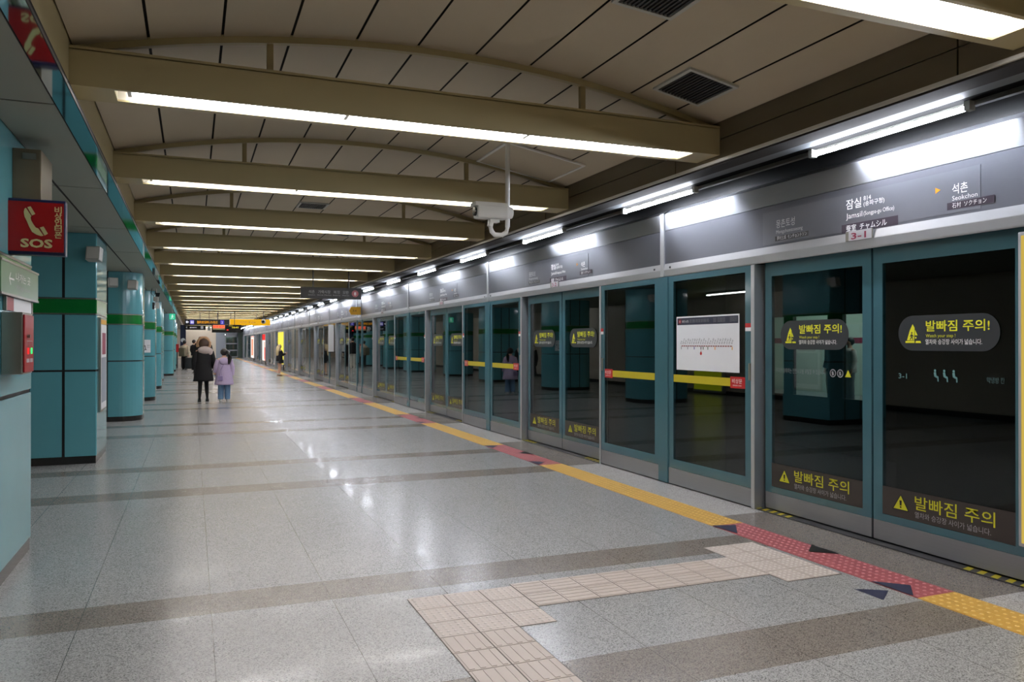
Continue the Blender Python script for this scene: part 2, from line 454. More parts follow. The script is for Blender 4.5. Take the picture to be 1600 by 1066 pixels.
struct(tr.build('trim_1'), 'mirror polished metal edge strip along the soffit')
wl = MB(); wl.box((-0.80, Y0, 3.02), (-0.72, Y1, 3.52), 'beam')
struct(wl.build('wall_upper'), 'beige fascia between soffit edge and vault')
lw = MB()
lw.box((-5.1, Y0, 0), (-5, Y1, 3.0), 'cream_wall'); lw.box((-5.0, Y0, 0), (-4.985, Y1, 0.12), 'skirting')
struct(lw.build('wall_left'), 'cream wall behind the pillars')
bk = MB(); bk.box((-5.1, Y0 - .1, -0.4), (5.15, Y0, 3.9), 'cream_wall')
struct(bk.build('wall_rear'))

# cream end wall, blue-grey panel and glazed end gate
ew = MB()
ew.box((-5, Y1, 0), (2.26, Y1 + .1, 3.9), 'cream_wall'); ew.box((2.26, Y1 - .02, 0), (3.16, Y1 + .1, 2.75), 'bluegrey_wall')
ew.box((2.26, Y1, 2.75), (5.15, Y1 + .1, 3.9), 'dark_grey')
struct(ew.build('wall_far'), 'cream end wall with blue grey panel')
gd = MB()
for z in (0.05, 0.75, 1.45, 2.2): gd.box((3.18, Y1 - .03, z), (4.42, Y1 + .03, z + .12), 'bluegrey_wall')
for x in (3.18, 4.36): gd.box((x, Y1 - .03, 0), (x + .07, Y1 + .03, 2.75), 'bluegrey_wall')
gd.box((3.18, Y1 - .03, 2.32), (4.42, Y1 + .03, 2.75), 'bluegrey_wall')
gate = struct(gd.build('door_1'), 'glazed end gate with grey rails')
gp = MB(); gp.box((3.25, Y1 - .006, 0.17), (4.36, Y1 + .006, 2.32), 'side_glass')
gp.build('glass_pane', gate)
struct(MB().box((2.3, Y1 + 1.8, 0), (5.1, Y1 + 1.9, 3.0), 'opposite_wall').box((2.3, Y1 + .1, -.1), (5.1, Y1 + 1.9, 0), 'dark_grey').build('wall_gate'))

# ---------------------------------------------------------------- track pit and the platform across the tracks
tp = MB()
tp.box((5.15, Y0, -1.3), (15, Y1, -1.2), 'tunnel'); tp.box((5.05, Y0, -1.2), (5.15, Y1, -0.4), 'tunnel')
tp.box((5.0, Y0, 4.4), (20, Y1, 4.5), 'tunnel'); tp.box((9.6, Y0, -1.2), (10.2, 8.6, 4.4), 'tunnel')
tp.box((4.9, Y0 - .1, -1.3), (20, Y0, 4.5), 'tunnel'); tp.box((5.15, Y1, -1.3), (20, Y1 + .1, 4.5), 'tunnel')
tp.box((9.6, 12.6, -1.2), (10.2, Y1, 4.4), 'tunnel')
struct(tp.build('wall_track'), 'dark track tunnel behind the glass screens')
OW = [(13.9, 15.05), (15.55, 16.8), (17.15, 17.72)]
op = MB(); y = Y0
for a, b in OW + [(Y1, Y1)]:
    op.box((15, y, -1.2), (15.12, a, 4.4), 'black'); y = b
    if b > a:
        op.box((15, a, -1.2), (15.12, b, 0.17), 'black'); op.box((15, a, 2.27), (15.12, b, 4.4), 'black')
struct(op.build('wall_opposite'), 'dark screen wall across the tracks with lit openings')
os_ = MB(); os_.box((18.4, 11, 0), (18.5, 22, 3.0), 'opposite_wall'); os_.box((18.38, 11, 1.55), (18.4, 22, 1.72), 'maroon')
os_.box((15.12, 11, -.1), (18.5, 22, 0), 'granite'); os_.box((15.12, 11, 3.0), (18.5, 22, 3.1), 'opposite_wall')
os_.box((15.12, 10.9, 0), (18.5, 11, 3.1), 'opposite_wall'); os_.box((15.12, 22, 0), (18.5, 22.1, 3.1), 'opposite_wall')
struct(os_.build('wall_opposite_hall'), 'pale lit hall across the tracks')
ol = thing('ceiling_light', 'tube light of the hall seen through the glass across the tracks', 'light', (16.6, 16.5, 2.95))
MB().box((-.12, -4, 0), (.12, 4, .05), 'white_paint').build('housing', ol)
MB().tube([(0, -3.9, -.03), (0, 3.9, -.03)], 0.03, 'tube_ceiling', 8).build('tube', ol)

# ---------------------------------------------------------------- pillars
def outline(kind, x0, x1, d):
    if kind == 'square': return [(x1, 0), (x1, d), (x0, d), (x0, 0)]
    r = 0.4
    return [p for p in rounded(x0, x1, 0, d, r, 10)]
def walk(poly, a, b, off):
    """points of the closed outline between arc lengths a and b, pushed out by off"""
    n = len(poly); seg = []; L = 0
    for i in range(n):
        p, q = Vector(poly[i]), Vector(poly[(i + 1) % n]); l = (q - p).length
        if l > 1e-6: seg.append((L, L + l, p, q)); L += l
    out = []
    for s0, s1, p, q in seg:
        if s1 <= a or s0 >= b: continue
        u, v = max(a, s0), min(b, s1)
        d = (q - p).normalized(); nrm = Vector((d.y, -d.x))
        for t in (u, v): out.append((p + d * (t - s0)) + nrm * off)
    return out, L
def ring_panels(m, poly, breaks, z0, z1, matn, off, gap):
    _, L = walk(poly, 0, 0, 0)
    br = sorted(breaks) + [sorted(breaks)[0] + L]
    for a, b in zip(br, br[1:]):
        a2, b2 = a + gap / 2, b - gap / 2
        parts = [(a2, min(b2, L))] + ([(0, b2 - L)] if b2 > L else []) if a2 < L else [(a2 - L, b2 - L)]
        pts = []
        for u, v in parts:
            w_, _ = walk(poly, u, v, off); pts += w_
        vs = [(p.x, p.y, z0) for p in pts] + [(p.x, p.y, z1) for p in pts]; n = len(pts)
        m.add(vs, [(i, i + 1, n + i + 1, n + i) for i in range(n - 1)], matn, False)
def make_pillar(kind, x0, x1, d, joints_x, label):
    poly = outline(kind, x0, x1, d)
    if kind == 'square':  # counter-clockwise from the far side so that normals look out
        poly = [(x0, 0), (x1, 0), (x1, d), (x0, d)]
    else:
        poly = poly
    per = walk(poly, 0, 0, 0)[1]
    # arc lengths of the joints on the front (y = 0) face and one mid joint behind
    br = []
    acc = 0; n = len(poly)
    for i in range(n):
        p, q = poly[i], poly[(i + 1) % n]; l = math.dist(p, q)
        if abs(p[1]) < 1e-3 and abs(q[1]) < 1e-3 and l > 0.1:
            for jx in joints_x:
                if min(p[0], q[0]) < jx < max(p[0], q[0]): br.append(acc + abs(jx - p[0]))
        acc += l
    br += [(br[0] + per * 0.5) % per]
    t = thing('pillar', label, 'pillar', (0, 0, 0), 0, 'teal pillars beside the platform')
    core = MB(); core.extrude_z([(p[0], p[1]) for p in poly], 0, 2.973, 'black'); core.build('core', t)
    cl = MB()
    for a, b in ((0.10, 1.185), (1.21, 1.915), (2.135, 2.968)): ring_panels(cl, poly, br, a, b, 'teal_tile', 0.012, 0.032)
    cl.build('cladding', t)
    gb = MB(); ring_panels(gb, poly, [br[0]], 1.935, 2.115, 'green_band', 0.013, 0.0)
    g = gb.build('green_band', t, label='bright green band')
    st = MB()
    for z in (1.92, 2.115): ring_panels(st, poly, [br[0]], z, z + .015, 'steel', 0.017, 0.0)
    st.build('edge_trim', g)
    sk = MB(); ring_panels(sk, poly, [br[0]], 0.0, 0.10, 'skirting', 0.004, 0.0); sk.build('base', t, label='black skirting')
    return t
pil_sq = make_pillar('square', -2.55, -1.15, 1.25, [-1.515, -1.9, -2.25], 'square teal tiled pillar beside the SOS sign, cut by the picture edge')
pil_sq.location = (0.01, 5.60, 0)
dup(pil_sq, (-0.012, 11.45, 0), 'square teal pillar with a framed poster on its polished side', 'teal pillars beside the platform')
pil_rd = make_pillar('round', -2.42, -0.95, 1.25, [-1.56, -1.9], 'round cornered teal pillar with two white speakers, behind the square one')
pil_rd.location = (0, 17.33, 0)
dup(pil_rd, (0, 23.21, 0), 'round cornered teal pillar bearing the white wheelchair notice')
dup(pil_rd, (-0.04, 29.09, 0), 'round cornered teal pillar just past the one with the wheelchair notice')
dup(pil_rd, (-0.17, 34.97, 0), 'teal pillar set back behind others, two past the wheelchair notice')
dup(pil_rd, (0.1, 40.85, 0), 'teal pillar standing below the glowing green exit sign')
for i, yv in enumerate((46.73, 52.61, 58.49)):
    dup(pil_rd, (0.08 - 0.14 * (i > 0), yv, 0), ('teal pillar', 'second teal pillar', 'third teal pillar')[i] + ' past the one under the green exit sign')

# ---------------------------------------------------------------- ceiling beams with lights
LT0, LT1 = -0.466, 3.95
def make_beam():
    t = thing('ceiling_light', '', 'light', (0, 0, 3.17), 0, 'boxed lights crossing the ceiling')
    h = MB(); x0, x1, wd, hh = -0.72, 4.2, 0.33, 0.236
    h.box((x0, 0, 0), (x1, 0.012, hh), 'beam'); h.box((x0, wd - .012, 0), (x1, wd, hh), 'beam')
    h.box((x0, 0, hh - .012), (x1, wd, hh), 'beam')
    h.box((x0, -0.004, hh - .006), (x1, wd + .004, hh + .012), 'beam')
    h.box((x0, .012, 0), (LT0, wd - .012, .012), 'beam'); h.box((LT1, .012, 0), (x1, wd - .012, .012), 'beam')
    h.box((LT0, .012, 0), (LT1, .03, .012), 'beam'); h.box((LT0, .27, 0), (LT1, wd - .012, .012), 'beam')
    h.build('housing', t)
    g = MB()
    za, zb = 0.012, 0.11
    g.quad([(LT0, .03, za), (LT1, .03, za), (LT1, .07, zb), (LT0, .07, zb)], 'trough')
    g.quad([(LT0, .27, za), (LT1, .27, za), (LT1, .23, zb), (LT0, .23, zb)], 'trough')
    g.quad([(LT0, .07, zb), (LT1, .07, zb), (LT1, .23, zb), (LT0, .23, zb)], 'trough')
    for x in (LT0, LT1): g.quad([(x, .03, za), (x, .27, za), (x, .23, zb), (x, .07, zb)], 'trough')
    g.build('reflector', t, label='white reflector trough')
    n = 3; ln = (LT1 - LT0 - 0.16) / n
    for k in range(n):
        a = LT0 + 0.08 + k * ln
        tb = MB()
        for yv in (0.11, 0.19): tb.tube([(a + .012, yv, .050), (a + ln - .012, yv, .050)], 0.017, 'tube_ceiling', 8)
        tb.build('tube', t, label='lit white tubes')
        cap = MB(); cap.box((a - .012, .085, .02), (a + .012, .215, .11), 'white_paint'); cap.build('socket', t)
    for x in (0.5, 2.95):
        MB().box((x - .022, .13, hh + .01), (x + .022, .17, vault_z(x) - 3.17 + 0.01), 'beam').build('hanger', t)
    rb = MB(); m = 24
    pr = [(x0 + (x1 - x0) * i / m) for i in range(m + 1)]
    lo = [(x, vault_z(x) - 3.17 - 0.045) for x in pr]; hi = [(x, vault_z(x) - 3.17 + 0.012) for x in pr]
    for (a, b, c, d) in zip(lo, lo[1:], hi, hi[1:]):
        rb.add([(a[0], .105, a[1]), (b[0], .105, b[1]), (b[0], .155, b[1]), (a[0], .155, a[1]), (c[0], .105, c[1]), (d[0], .105, d[1]), (d[0], .155, d[1]), (c[0], .155, c[1])],
               [(0, 3, 2, 1), (0, 1, 5, 4), (2, 3, 7, 6)], 'beam')
    rb.build('arched_rib', t)
    return t
bm0 = make_beam()
first_vis = 1
for i, yv in enumerate(BEAMS):
    if i < first_vis: lab = 'boxed beige ceiling light behind the viewpoint'
    elif i == first_vis: lab = 'boxed beige ceiling light at the upper corner, only its end in view'
    elif i == first_vis + 1: lab = 'boxed beige ceiling light with the longest glowing slot, first whole one'
    else: lab = f'{nth(i - first_vis)} boxed beige ceiling light with glowing slot, counting from the viewer'
    if i == 0: bm0.location = (0, yv, 3.17); bm0['label'] = lab
    else: dup(bm0, (0, yv, 3.17), lab)

# ceiling vents and access hatch
def make_vent(lx, ly):
    t = thing('ceiling_vent', '', 'vent', (0, 0, 0), 0, 'slatted vents in the vault')
    f = MB(); b = 0.03
    f.box((0, 0, -.012), (lx, b, .01), 'grey_plastic'); f.box((0, ly - b, -.012), (lx, ly, .01), 'grey_plastic')
    f.box((0, b, -.012), (b, ly - b, .01), 'grey_plastic'); f.box((lx - b, b, -.012), (lx, ly - b, .01), 'grey_plastic'); f.build('frame', t)
    MB().box((b, b, .002), (lx - b, ly - b, .008), 'black').build('backing', t)
    sl = MB(); n = 13
    for k in range(n):
        x = b + (lx - 2 * b) * (k + .5) / n
        sl.box((x - .006, b, -.01), (x + .006, ly - b, .002), 'dark_grey')
    sl.build('slats', t)
    return t
v0 = make_vent(0.45, 0.52)
def place_vent(o, x, y):
    z = vault_z(x) - 0.006
    o.location = (x, y, z); o.rotation_euler.y = math.asin((x + .22 - CX) / RAD)
place_vent(v0, 3.44, 4.93); v0['label'] = 'dark slatted vent in the vault near the canopy, whole'
o = dup(v0, (0, 0, 0), 'dark slatted vent cut off by the top picture edge'); place_vent(o, 2.47, 3.88)
for (x, y), lab in zip(((1.55, 12.6), (1.6, 15.3), (2.46, 15.3)), ('small far vent above the third ceiling light', 'paler of two small vents above the fourth ceiling light', 'darker of two small vents above the fourth ceiling light')):
    o = dup(v0, (0, 0, 0), lab); place_vent(o, x, y)
ht = thing('access_hatch', 'square access hatch frame in the vault above the hanging camera', 'hatch', (3.05, 7.66, vault_z(3.05) - .012))
ht.rotation_euler.y = math.asin((3.5 - CX) / RAD)
f = MB(); b = 0.028
f.box((0, 0, -.006), (.95, b, .012), 'white_paint').box((0, .95 - b, -.006), (.95, .95, .012), 'white_paint').box((0, b, -.006), (b, .95 - b, .012), 'white_paint').box((.95 - b, b, -.006), (.95, .95 - b, .012), 'white_paint')
f.build('frame', ht); MB().box((b, b, .0), (.95 - b, .95 - b, .01), 'vault').build('lid', ht)

# added fill lamps, shaped as tube fittings, for the end wall and pillar passage
def make_fill_lamp(L, lab, loc, rot=0.0, group='added fill lamps behind the pillars'):
    t = thing('tube_light', lab, 'light', loc, rot, group)
    MB().box((-.06, 0, 0), (.06, L, .05), 'white_paint', .005).build('housing', t)
    if Y1 - 1 < loc[1] < Y1: MB().box((-.79, L / 2 - .02, .02), (.02, L / 2 + .02, .045), 'white_paint').build('bracket', t)
    MB().tube([(0, .05, -.02), (0, L - .05, -.02)], .018, 'tube_ceiling', 8).build('tube', t, label='lit white tube')
    return t
for i, x in enumerate((-0.9, 1.1)):
    make_fill_lamp(1.9, ('first', 'second')[i] + ' added fill lamp brightening the cream end wall', (x, Y1 - .8, 3.24), -math.pi / 2, 'added fill lamps at the end wall')  # fill lamps added to brighten the end wall
make_fill_lamp(1.0, 'added fill lamp brightening the lobby behind the glazed end gate', (3.0, Y1 + 1.74, 2.5), -math.pi / 2, 'added fill lamps at the end wall')  # fill lamp added to brighten the space past the gate
for i, y in enumerate((16.0, 27.5, 39.0, 50.5, 62.0, 74.0)):
    make_fill_lamp(2.4, f'{nth(i)} added fill lamp below the soffit behind the pillars', (-3.6, y, 2.915))  # unseen fill lamps added to brighten the passage

# ---------------------------------------------------------------- canopy over the screen doors
cn = MB()
cn.box((4.2, Y0, 3.115), (4.41, Y1, 3.14), 'canopy_edge'); cn.box((4.41, Y0, 3.105), (4.535, Y1, 3.14), 'canopy')
cn.box((4.535, Y0, 3.107), (4.70, Y1, 3.14), 'tube_shade_black'); cn.box((4.64, Y0, 3.14), (4.70, Y1, 3.5), 'tube_shade_black')  # strip and web coloured near black to hold down the tube glow
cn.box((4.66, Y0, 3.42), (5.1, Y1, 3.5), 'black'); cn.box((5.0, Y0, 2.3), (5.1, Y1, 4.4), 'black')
struct(cn.build('trim_2'), 'metal canopy soffit above the screen doors')
def make_led():
    t = thing('tube_light', '', 'light', (4.62, 0, 3.105), 0, 'tube lights under the screen canopy')
    MB().box((.02, -1.55, -.03), (.06, 1.40, .002), 'steel', 0).build('housing', t)
    MB().tube([(-.006, 0.02, -.042), (-.006, 1.36, -.042)], 0.0165, 'tube_screen', 10).build('tube', t, label='lit white tube')
    for yv in (-.02, 1.36): MB().box((-.024, yv, -.060), (0.03, yv + .04, 0), 'grey_plastic').build('end_cap', t)
    return t
led0 = make_led(); n_led = 0
for i in range(-4, 28):
    yv = 3.57 + 2.975 * i
    if yv + 1.5 > Y1 or yv - 1.6 < Y0: continue
    lab = 'lit tube light under the canopy behind the viewpoint' if i < 0 else f'{nth(i)} lit tube light under the canopy, counting from the viewer'
    if n_led == 0: led0.location = (4.62, yv, 3.105); led0['label'] = lab
    else: dup(led0, (4.62, yv, 3.105), lab)
    n_led += 1

# ---------------------------------------------------------------- screen doors
XD = (0, -1, 0)      # reading direction on the screens
def door_name(k): return f'{3 + k // 4}-{k % 4 + 1}'
def make_leaf():
    """origin at the platform edge line below the near vertical edge of the leaf; extends to -y 0 .. +y L"""
    t = thing('sliding_door', '', 'door', (0, 0, 0), 0, 'sliding glass leaves of the screen doors')
    L, T = 1.24, 0.035
    MB().box((0, 0, 0.02), (T, L, .17), 'kick', .003).build('kick_plate', t)
    f = MB()
    f.box((0, 0, .172), (T, L, .23), 'teal_frame'); f.box((0, 0, 2.17), (T, L, 2.34), 'teal_frame')
    f.box((0, 0, .23), (T, .088, 2.17), 'teal_frame'); f.box((0, L - .088, .23), (T, L, 2.17), 'teal_frame'); f.build('frame', t)
    MB().box((.004, .088, .23), (.014, L - .088, 2.17), 'screen_glass').build('glass_pane', t)
    return t
def tri_mark(m, cy, z0, wd, ht_, x, dark, yellow='yellow_text'):
    """warning triangle, apex up, centred on cy"""
    m.flat([(-wd / 2, 0), (wd / 2, 0), (0, ht_)], (x, cy, z0), XD, (0, 0, 1), yellow)
def warning_sticker(t, y_left, z0, wd):
    """rounded grey step warning; y_left is the end read first"""
    u = wd / 1215.0
    P = lambda px, py: (y_left - (px - 110) * u, z0 + (460 - py) * u)
    s = MB(); hgt = 390 * u
    s.prism([(y_left - a, z0 + b) for a, b in rounded(0, wd, 0, hgt, hgt / 2 * .98, 10)], lambda a, b: (-.0015, a, b), lambda a, b: (.0, a, b), 'sticker_grey')
    o = s.build('warning_sticker', t)
    k = MB(); x = -.0025
    F = lambda pts, mm: k.add([(x,) + P(*p) for p in pts], [tuple(range(len(pts)))], mm)
    F([(300, 165), (262, 235), (225, 345), (320, 345), (326, 205)], 'yellow_text')
    F([(330, 225), (365, 290), (330, 290)], 'yellow_text'); F([(205, 352), (205, 374), (325, 374), (325, 350)], 'yellow_text')
    F([(342, 352), (338, 374), (410, 374), (400, 352)], 'yellow_text'); F([(332, 308), (350, 308), (350, 325), (332, 325)], 'yellow_text')
    k.word('발빠짐 주의!', (x,) + P(470, 238), 128 * u, 'yellow_text', XD, width=745 * u, bold=.012)
    k.word('Watch your step !', (x,) + P(470, 312), 50 * u, 'yellow_text', XD, width=360 * u)
    k.word('열차와 승강장 사이가 넓습니다.', (x,) + P(465, 385), 64 * u, 'white_text', XD, width=668 * u, bold=.006)
    d = MB(); x2 = -.0032
    d.ball((x2, P(290, 250)[0], P(290, 262)[1]), (.0006, 9 * u, 11 * u), 'sticker_grey', 10, 6)
    for pts in ([(278, 275), (300, 280), (298, 312), (280, 305)], [(262, 300), (280, 278), (286, 284), (270, 306)], [(282, 303), (262, 338), (270, 342), (292, 310)], [(290, 306), (300, 342), (309, 340), (300, 306)], [(298, 282), (318, 300), (313, 306), (295, 292)]):
        d.add([(x2,) + P(*p) for p in pts], [(0, 1, 2, 3)], 'sticker_grey')
    k.build('lettering', o); d.build('walking_figure', o)
def floor_sticker(t, y_left, y_right, z0):
    s = MB(); s.box((-.0012, y_left, z0), (0, y_right, z0 + .215), 'sticker_brown'); o = s.build('gap_sticker', t)
    k = MB(); x = -.002
    k.flat([(-.078, 0), (.078, 0), (0, .125)], (x, y_left - .17, z0 + .055), XD, (0, 0, 1), 'black')
    k.flat([(-.065, 0), (.065, 0), (0, .105)], (x - .0005, y_left - .17, z0 + .062), XD, (0, 0, 1), 'dim_yellow_text')
    k.flat([(-.008, .03), (.008, .03), (.011, .068), (-.011, .068)], (x - .001, y_left - .17, z0 + .062), XD, (0, 0, 1), 'black')
    k.flat([(-.007, .012), (.007, .012), (.007, .024), (-.007, .024)], (x - .001, y_left - .17, z0 + .062), XD, (0, 0, 1), 'black')
    k.word('발빠짐 주의', (x, y_left - .295, z0 + .095), .112, 'dim_yellow_text', XD, width=.63, bold=.004)
    k.word('열차와 승강장 사이가 넓습니다.', (x, y_left - .295, z0 + .03), .05, 'grey_text', XD, width=.60)
    k.build('lettering', o)
def seat_marks(t):
    k = MB(); x = -.002
    k.word('3-1', (x, 1.0, 1.285), .055, 'teal_text', XD, width=.075)
    k.word('약냉방 칸', (x, .285, 1.285), .045, 'teal_dim', XD, width=.125)
    for yc in (.68, .605, .53):
        q = lambda pts: k.flat([(a * .62, b * .62) for a, b in pts], (x, yc, 1.30), XD, (0, 0, 1), 'teal_text')
        q(circle(-.006, .085, .015, 10)); q([(-.024, .065), (.006, .07), (.014, .02), (-.016, .012)]); q([(-.004, .032), (.04, .018), (.042, -.04), (.026, -.04), (.024, .0), (-.004, .008)])
    k.build('seat_notice', t)
def caution_marks(t):
    k = MB(); x = -.002
    k.word('무리한 승하차는 안전사고를 유발할 수 있습니다.', (x, 1.09, 1.285), .05, 'dim_text', XD, width=.61)
    for yc in (.40, .32):
        ring = circle(0, 0, .034, 20); inn = circle(0, 0, .026, 20)
        for i in range(20):
            j = (i + 1) % 20
            k.flat([ring[i], ring[j], inn[j], inn[i]], (x, yc, 1.30), XD, (0, 0, 1), 'grey_text')
        k.flat([(-.008, -.02), (.012, -.014), (.004, .018), (-.014, .012)], (x, yc, 1.30), XD, (0, 0, 1), 'grey_text')
    k.flat([(-.033, -.028), (.033, -.028), (0, .032)], (x, .235, 1.30), XD, (0, 0, 1), 'dim_yellow_text')
    k.build('caution_notice', t)

XL = 4.96
leafs = {}
def leaf(k, far):
    """far=False: the leaf nearer the viewer"""
    p = DOORS[k]; y = p - (1.27 if far else 2.53)
    key = (far, k == 0)
    side = 'farther' if far else 'nearer'
    lab = f'{side} sliding glass leaf of screen doorway {door_name(k)}, {nth(k)} doorway from the viewer'
    if key in leafs: return dup(leafs[key], (XL, y, 0), lab)
    t = make_leaf(); t.location = (XL, y, 0); t['label'] = lab
    if far:
        warning_sticker(t, 1.03, 1.495, .80); floor_sticker(t, 1.152, .088, .232)
    else:
        warning_sticker(t, 1.0, 1.495, .81); floor_sticker(t, 1.152, .088, .232)
    if k == 0: (caution_marks if far else seat_marks)(t)
    leafs[key] = t
    return t
for k in range(len(DOORS)):
    leaf(k, False); leaf(k, True)

def make_threshold():
    t = thing('threshold_plate', '', 'threshold', (0, 0, 0), 0, 'dark thresholds below the screen doors')
    MB().box((0, -2.54, .0), (.10, -.03, .008), 'dark_grey').build('plate', t)
    h = MB()
    for c in (-.2, -2.35):
        for j in range(5):
            y = c + (j - 2) * .1
            h.quad([(.006, y - .03, .0095), (.09, y + .0, .0095), (.09, y + .045, .0095), (.006, y + .02, .0095)], 'bar_yellow')
    h.build('hazard_stripes', t, label='yellow hazard stripes')
    return t
th0 = make_threshold()
for k, p in enumerate(DOORS):
    lab = f'dark threshold strip with yellow hazard stripes below doorway {door_name(k)}, {nth(k)} from the viewer'
    if k == 0: th0.location = (4.868, p, 0); th0['label'] = lab
    else: dup(th0, (4.868, p, 0), lab)

# fixed glazed bays between the doorways
def pane(t, a, b, handle=None):
    """one fixed light from y=a to y=b"""
    f = MB()
    f.box((0, a, .185), (.03, b, .285), 'teal_frame'); f.box((0, a, 2.225), (.03, b, 2.287), 'teal_frame')
    f.box((0, a, .285), (.03, a + .09, 2.225), 'teal_frame'); f.box((0, b - .09, .285), (.03, b, 2.225), 'teal_frame'); f.build('frame', t)
    MB().box((.004, a + .09, .285), (.014, b - .09, 2.225), 'side_glass').build('glass_pane', t)
    MB().box((-.002, a, .012), (.03, b, .182), 'kick', .003).build('kick_plate', t)
def make_bay(L, bars=True):
    t = thing('fixed_screen', '', 'screen', (0, 0, 0), 0, 'fixed glass bays between the screen doors')
    MB().box((-.012, .0, 0), (.13, .05, 2.287), 'silver', .004).build('post', t, label='silver post')
    MB().box((-.008, L - .035, 0), (.10, L, 2.287), 'silver', .004).build('edge_strip', t)
    n = 2 if L < 3.4 else 3
    mid = [1.445] if n == 2 else [1.60, 2.40]
    cuts = [.055] + [v for mm in mid for v in (mm - .003, mm + .19 if n == 2 else mm + .12)] + [L - .04]
    for i in range(n): pane(t, cuts[2 * i], cuts[2 * i + 1])
    for i, mm in enumerate(mid):
        MB().box((-.015, mm, 0.01), (.035, mm + (.185 if n == 2 else .115), 2.287), 'teal_frame', .004).build('mullion', t)
    if True:
        for i in range(n if bars else 0):
            a, b = cuts[2 * i] + .095, cuts[2 * i + 1] - .095
            first = i == 0
            bar = MB().box((.0005, a + (.22 if first else 0), 1.13), (.0035, b - (0 if first else .2), 1.21), 'bar_yellow').build('push_bar', t, label='yellow exit bar')
            ya = a if first else b - .2
            rl = MB().box((.0, ya, 1.115), (.0035, ya + .2 + .02 * first, 1.225), 'red_paint').build('exit_plate', bar, label='red plate')
            k = MB(); k.word('비상문', (-.001, ya + .19, 1.165), .05, 'white_text', XD, width=.15); k.word('EMERGENCY DOOR', (-.001, ya + .18, 1.135), .018, 'white_text', XD, width=.13); k.build('lettering', rl)
        for y in (.058, L - .095): MB().box((-.012, y, 1.2), (.0, y + .03, 1.36), 'steel', .004).build('handle', t)
        for y in (.057, L - .10): MB().box((-.0025, y, 1.70), (-.0005, y + .085, 1.74), 'red_paint').box((-.0025, y, 1.665), (-.0005, y + .085, 1.70), 'poster_white').build('sticker', t, label='small red and white sticker')
    return t
bays = {}
for k in range(-1, len(DOORS)):
    p = 0.35 if k < 0 else DOORS[k]
    L = 3.02 if k < 0 else fixed_len(k)
    if k == len(DOORS) - 1: L = 3.0
    key = (round(L, 2), k < 3)
    lab = ('fixed glass bay of the screen behind the bright yellow box at the picture edge' if k < 0 else
           'fixed glass bay with the white route map, between doorways 3-1 and 3-2' if k == 0 else
           f'fixed glass bay just beyond screen doorway {door_name(k)}, {nth(k)} bay after the viewer')
    if key in bays: dup(bays[key], (4.87, p, 0), lab)
    else:
        t = make_bay(L, k < 3); t.location = (4.87, p, 0); t['label'] = lab; bays[key] = t

# header boxes above the doorways
def make_header(a, b):
    t = thing('header_box', '', 'header', (0, 0, 0), 0, 'metal header boxes above the screen doors')
    lo = MB()
    prof = [(.085, 2.30), (0.0, 2.29), (-.006, 2.30), (-.016, 2.36), (-.016, 2.365), (-.004, 2.43), (.085, 2.43)]
    a += .037; b -= .037; lo.extrude_y(prof, a, b, 'silver'); lo.build('lower_band', t, label='ribbed silver band')
    MB().box((0, a, 2.431), (.085, b, 2.80), 'header_dark').build('dark_panel', t, label='dark grey metal panel')
    MB().extrude_y([(-.004, 2.802), (-.004, 2.985), (.085, 3.04), (.085, 2.802)], a, b, 'brushed').build('upper_band', t, label='bright brushed metal band')
    MB().box((-.018, b + .001, 2.29), (.08, b + .073, 2.99), 'silver', .003).build('cover_strip', t)
    for y in (a + .12, b - .12): MB().tube([(-.02, y, 2.385), (-.005, y, 2.385)], .012, 'dark_grey', 10).build('screw', t)
    return t
def header_sign(t, full=True):
    """station names; y measured from the near post of the doorway"""
    sp = MB().box((-.0025, -2.27, 2.45), (0, -.11, 2.745), 'header_patch').build('station_sign', t, label='grey station name panel')
    k = MB(); x = -.004
    for ya, yb, za, zb, mm in ((-.69, -.275, 2.468, 2.512, 'dark_grey'), (-1.608, -1.06, 2.437, 2.505, 'violet_black'), (-2.37, -2.02, 2.475, 2.525, 'violet_black')):
        MB().box((-.0038, ya, za), (-.0026, yb, zb), mm).build('name_strip', sp)
    k.word('몽촌토성', (x, -.29, 2.59), .082, 'faint_text', XD, width=.235)
    k.word('Mongchontoseong', (x, -.29, 2.535), .045, 'faint_text', XD, width=.33); k.word('夢村土城  モンチョントソン', (x, -.30, 2.478), .04, 'faint_text', XD, width=.37)
    k.word('잠실', (x, -1.107, 2.628), .088, 'white_text', XD, width=.155, bold=.008)
    k.word('814', (x, -1.285, 2.668), .05, 'white_text', XD); k.word('(송파구청)', (x, -1.285, 2.626), .045, 'white_text', XD, width=.20, bold=.006)
    k.word('Jamsil', (x, -1.107, 2.548), .062, 'white_text', XD, width=.165); k.word('(Songpa-gu Office)', (x, -1.285, 2.552), .046, 'white_text', XD, width=.29)
    k.word('蚕室  チャムシル', (x, -1.107, 2.449), .056, 'white_text', XD, width=.40, bold=.004)
    k.word('석촌', (x, -2.06, 2.585), .078, 'white_text', XD, width=.118, bold=.008); k.word('Seokchon', (x, -2.06, 2.536), .045, 'white_text', XD, width=.19)
    k.word('石村  ソクチョン', (x, -2.06, 2.486), .04, 'white_text', XD, width=.255)
    k.flat([(-.018, -.022), (.024, 0), (-.018, .022)], (x, -1.945, 2.628), XD, (0, 0, 1), 'orange_text')
    k.build('lettering', sp)
hdr = None
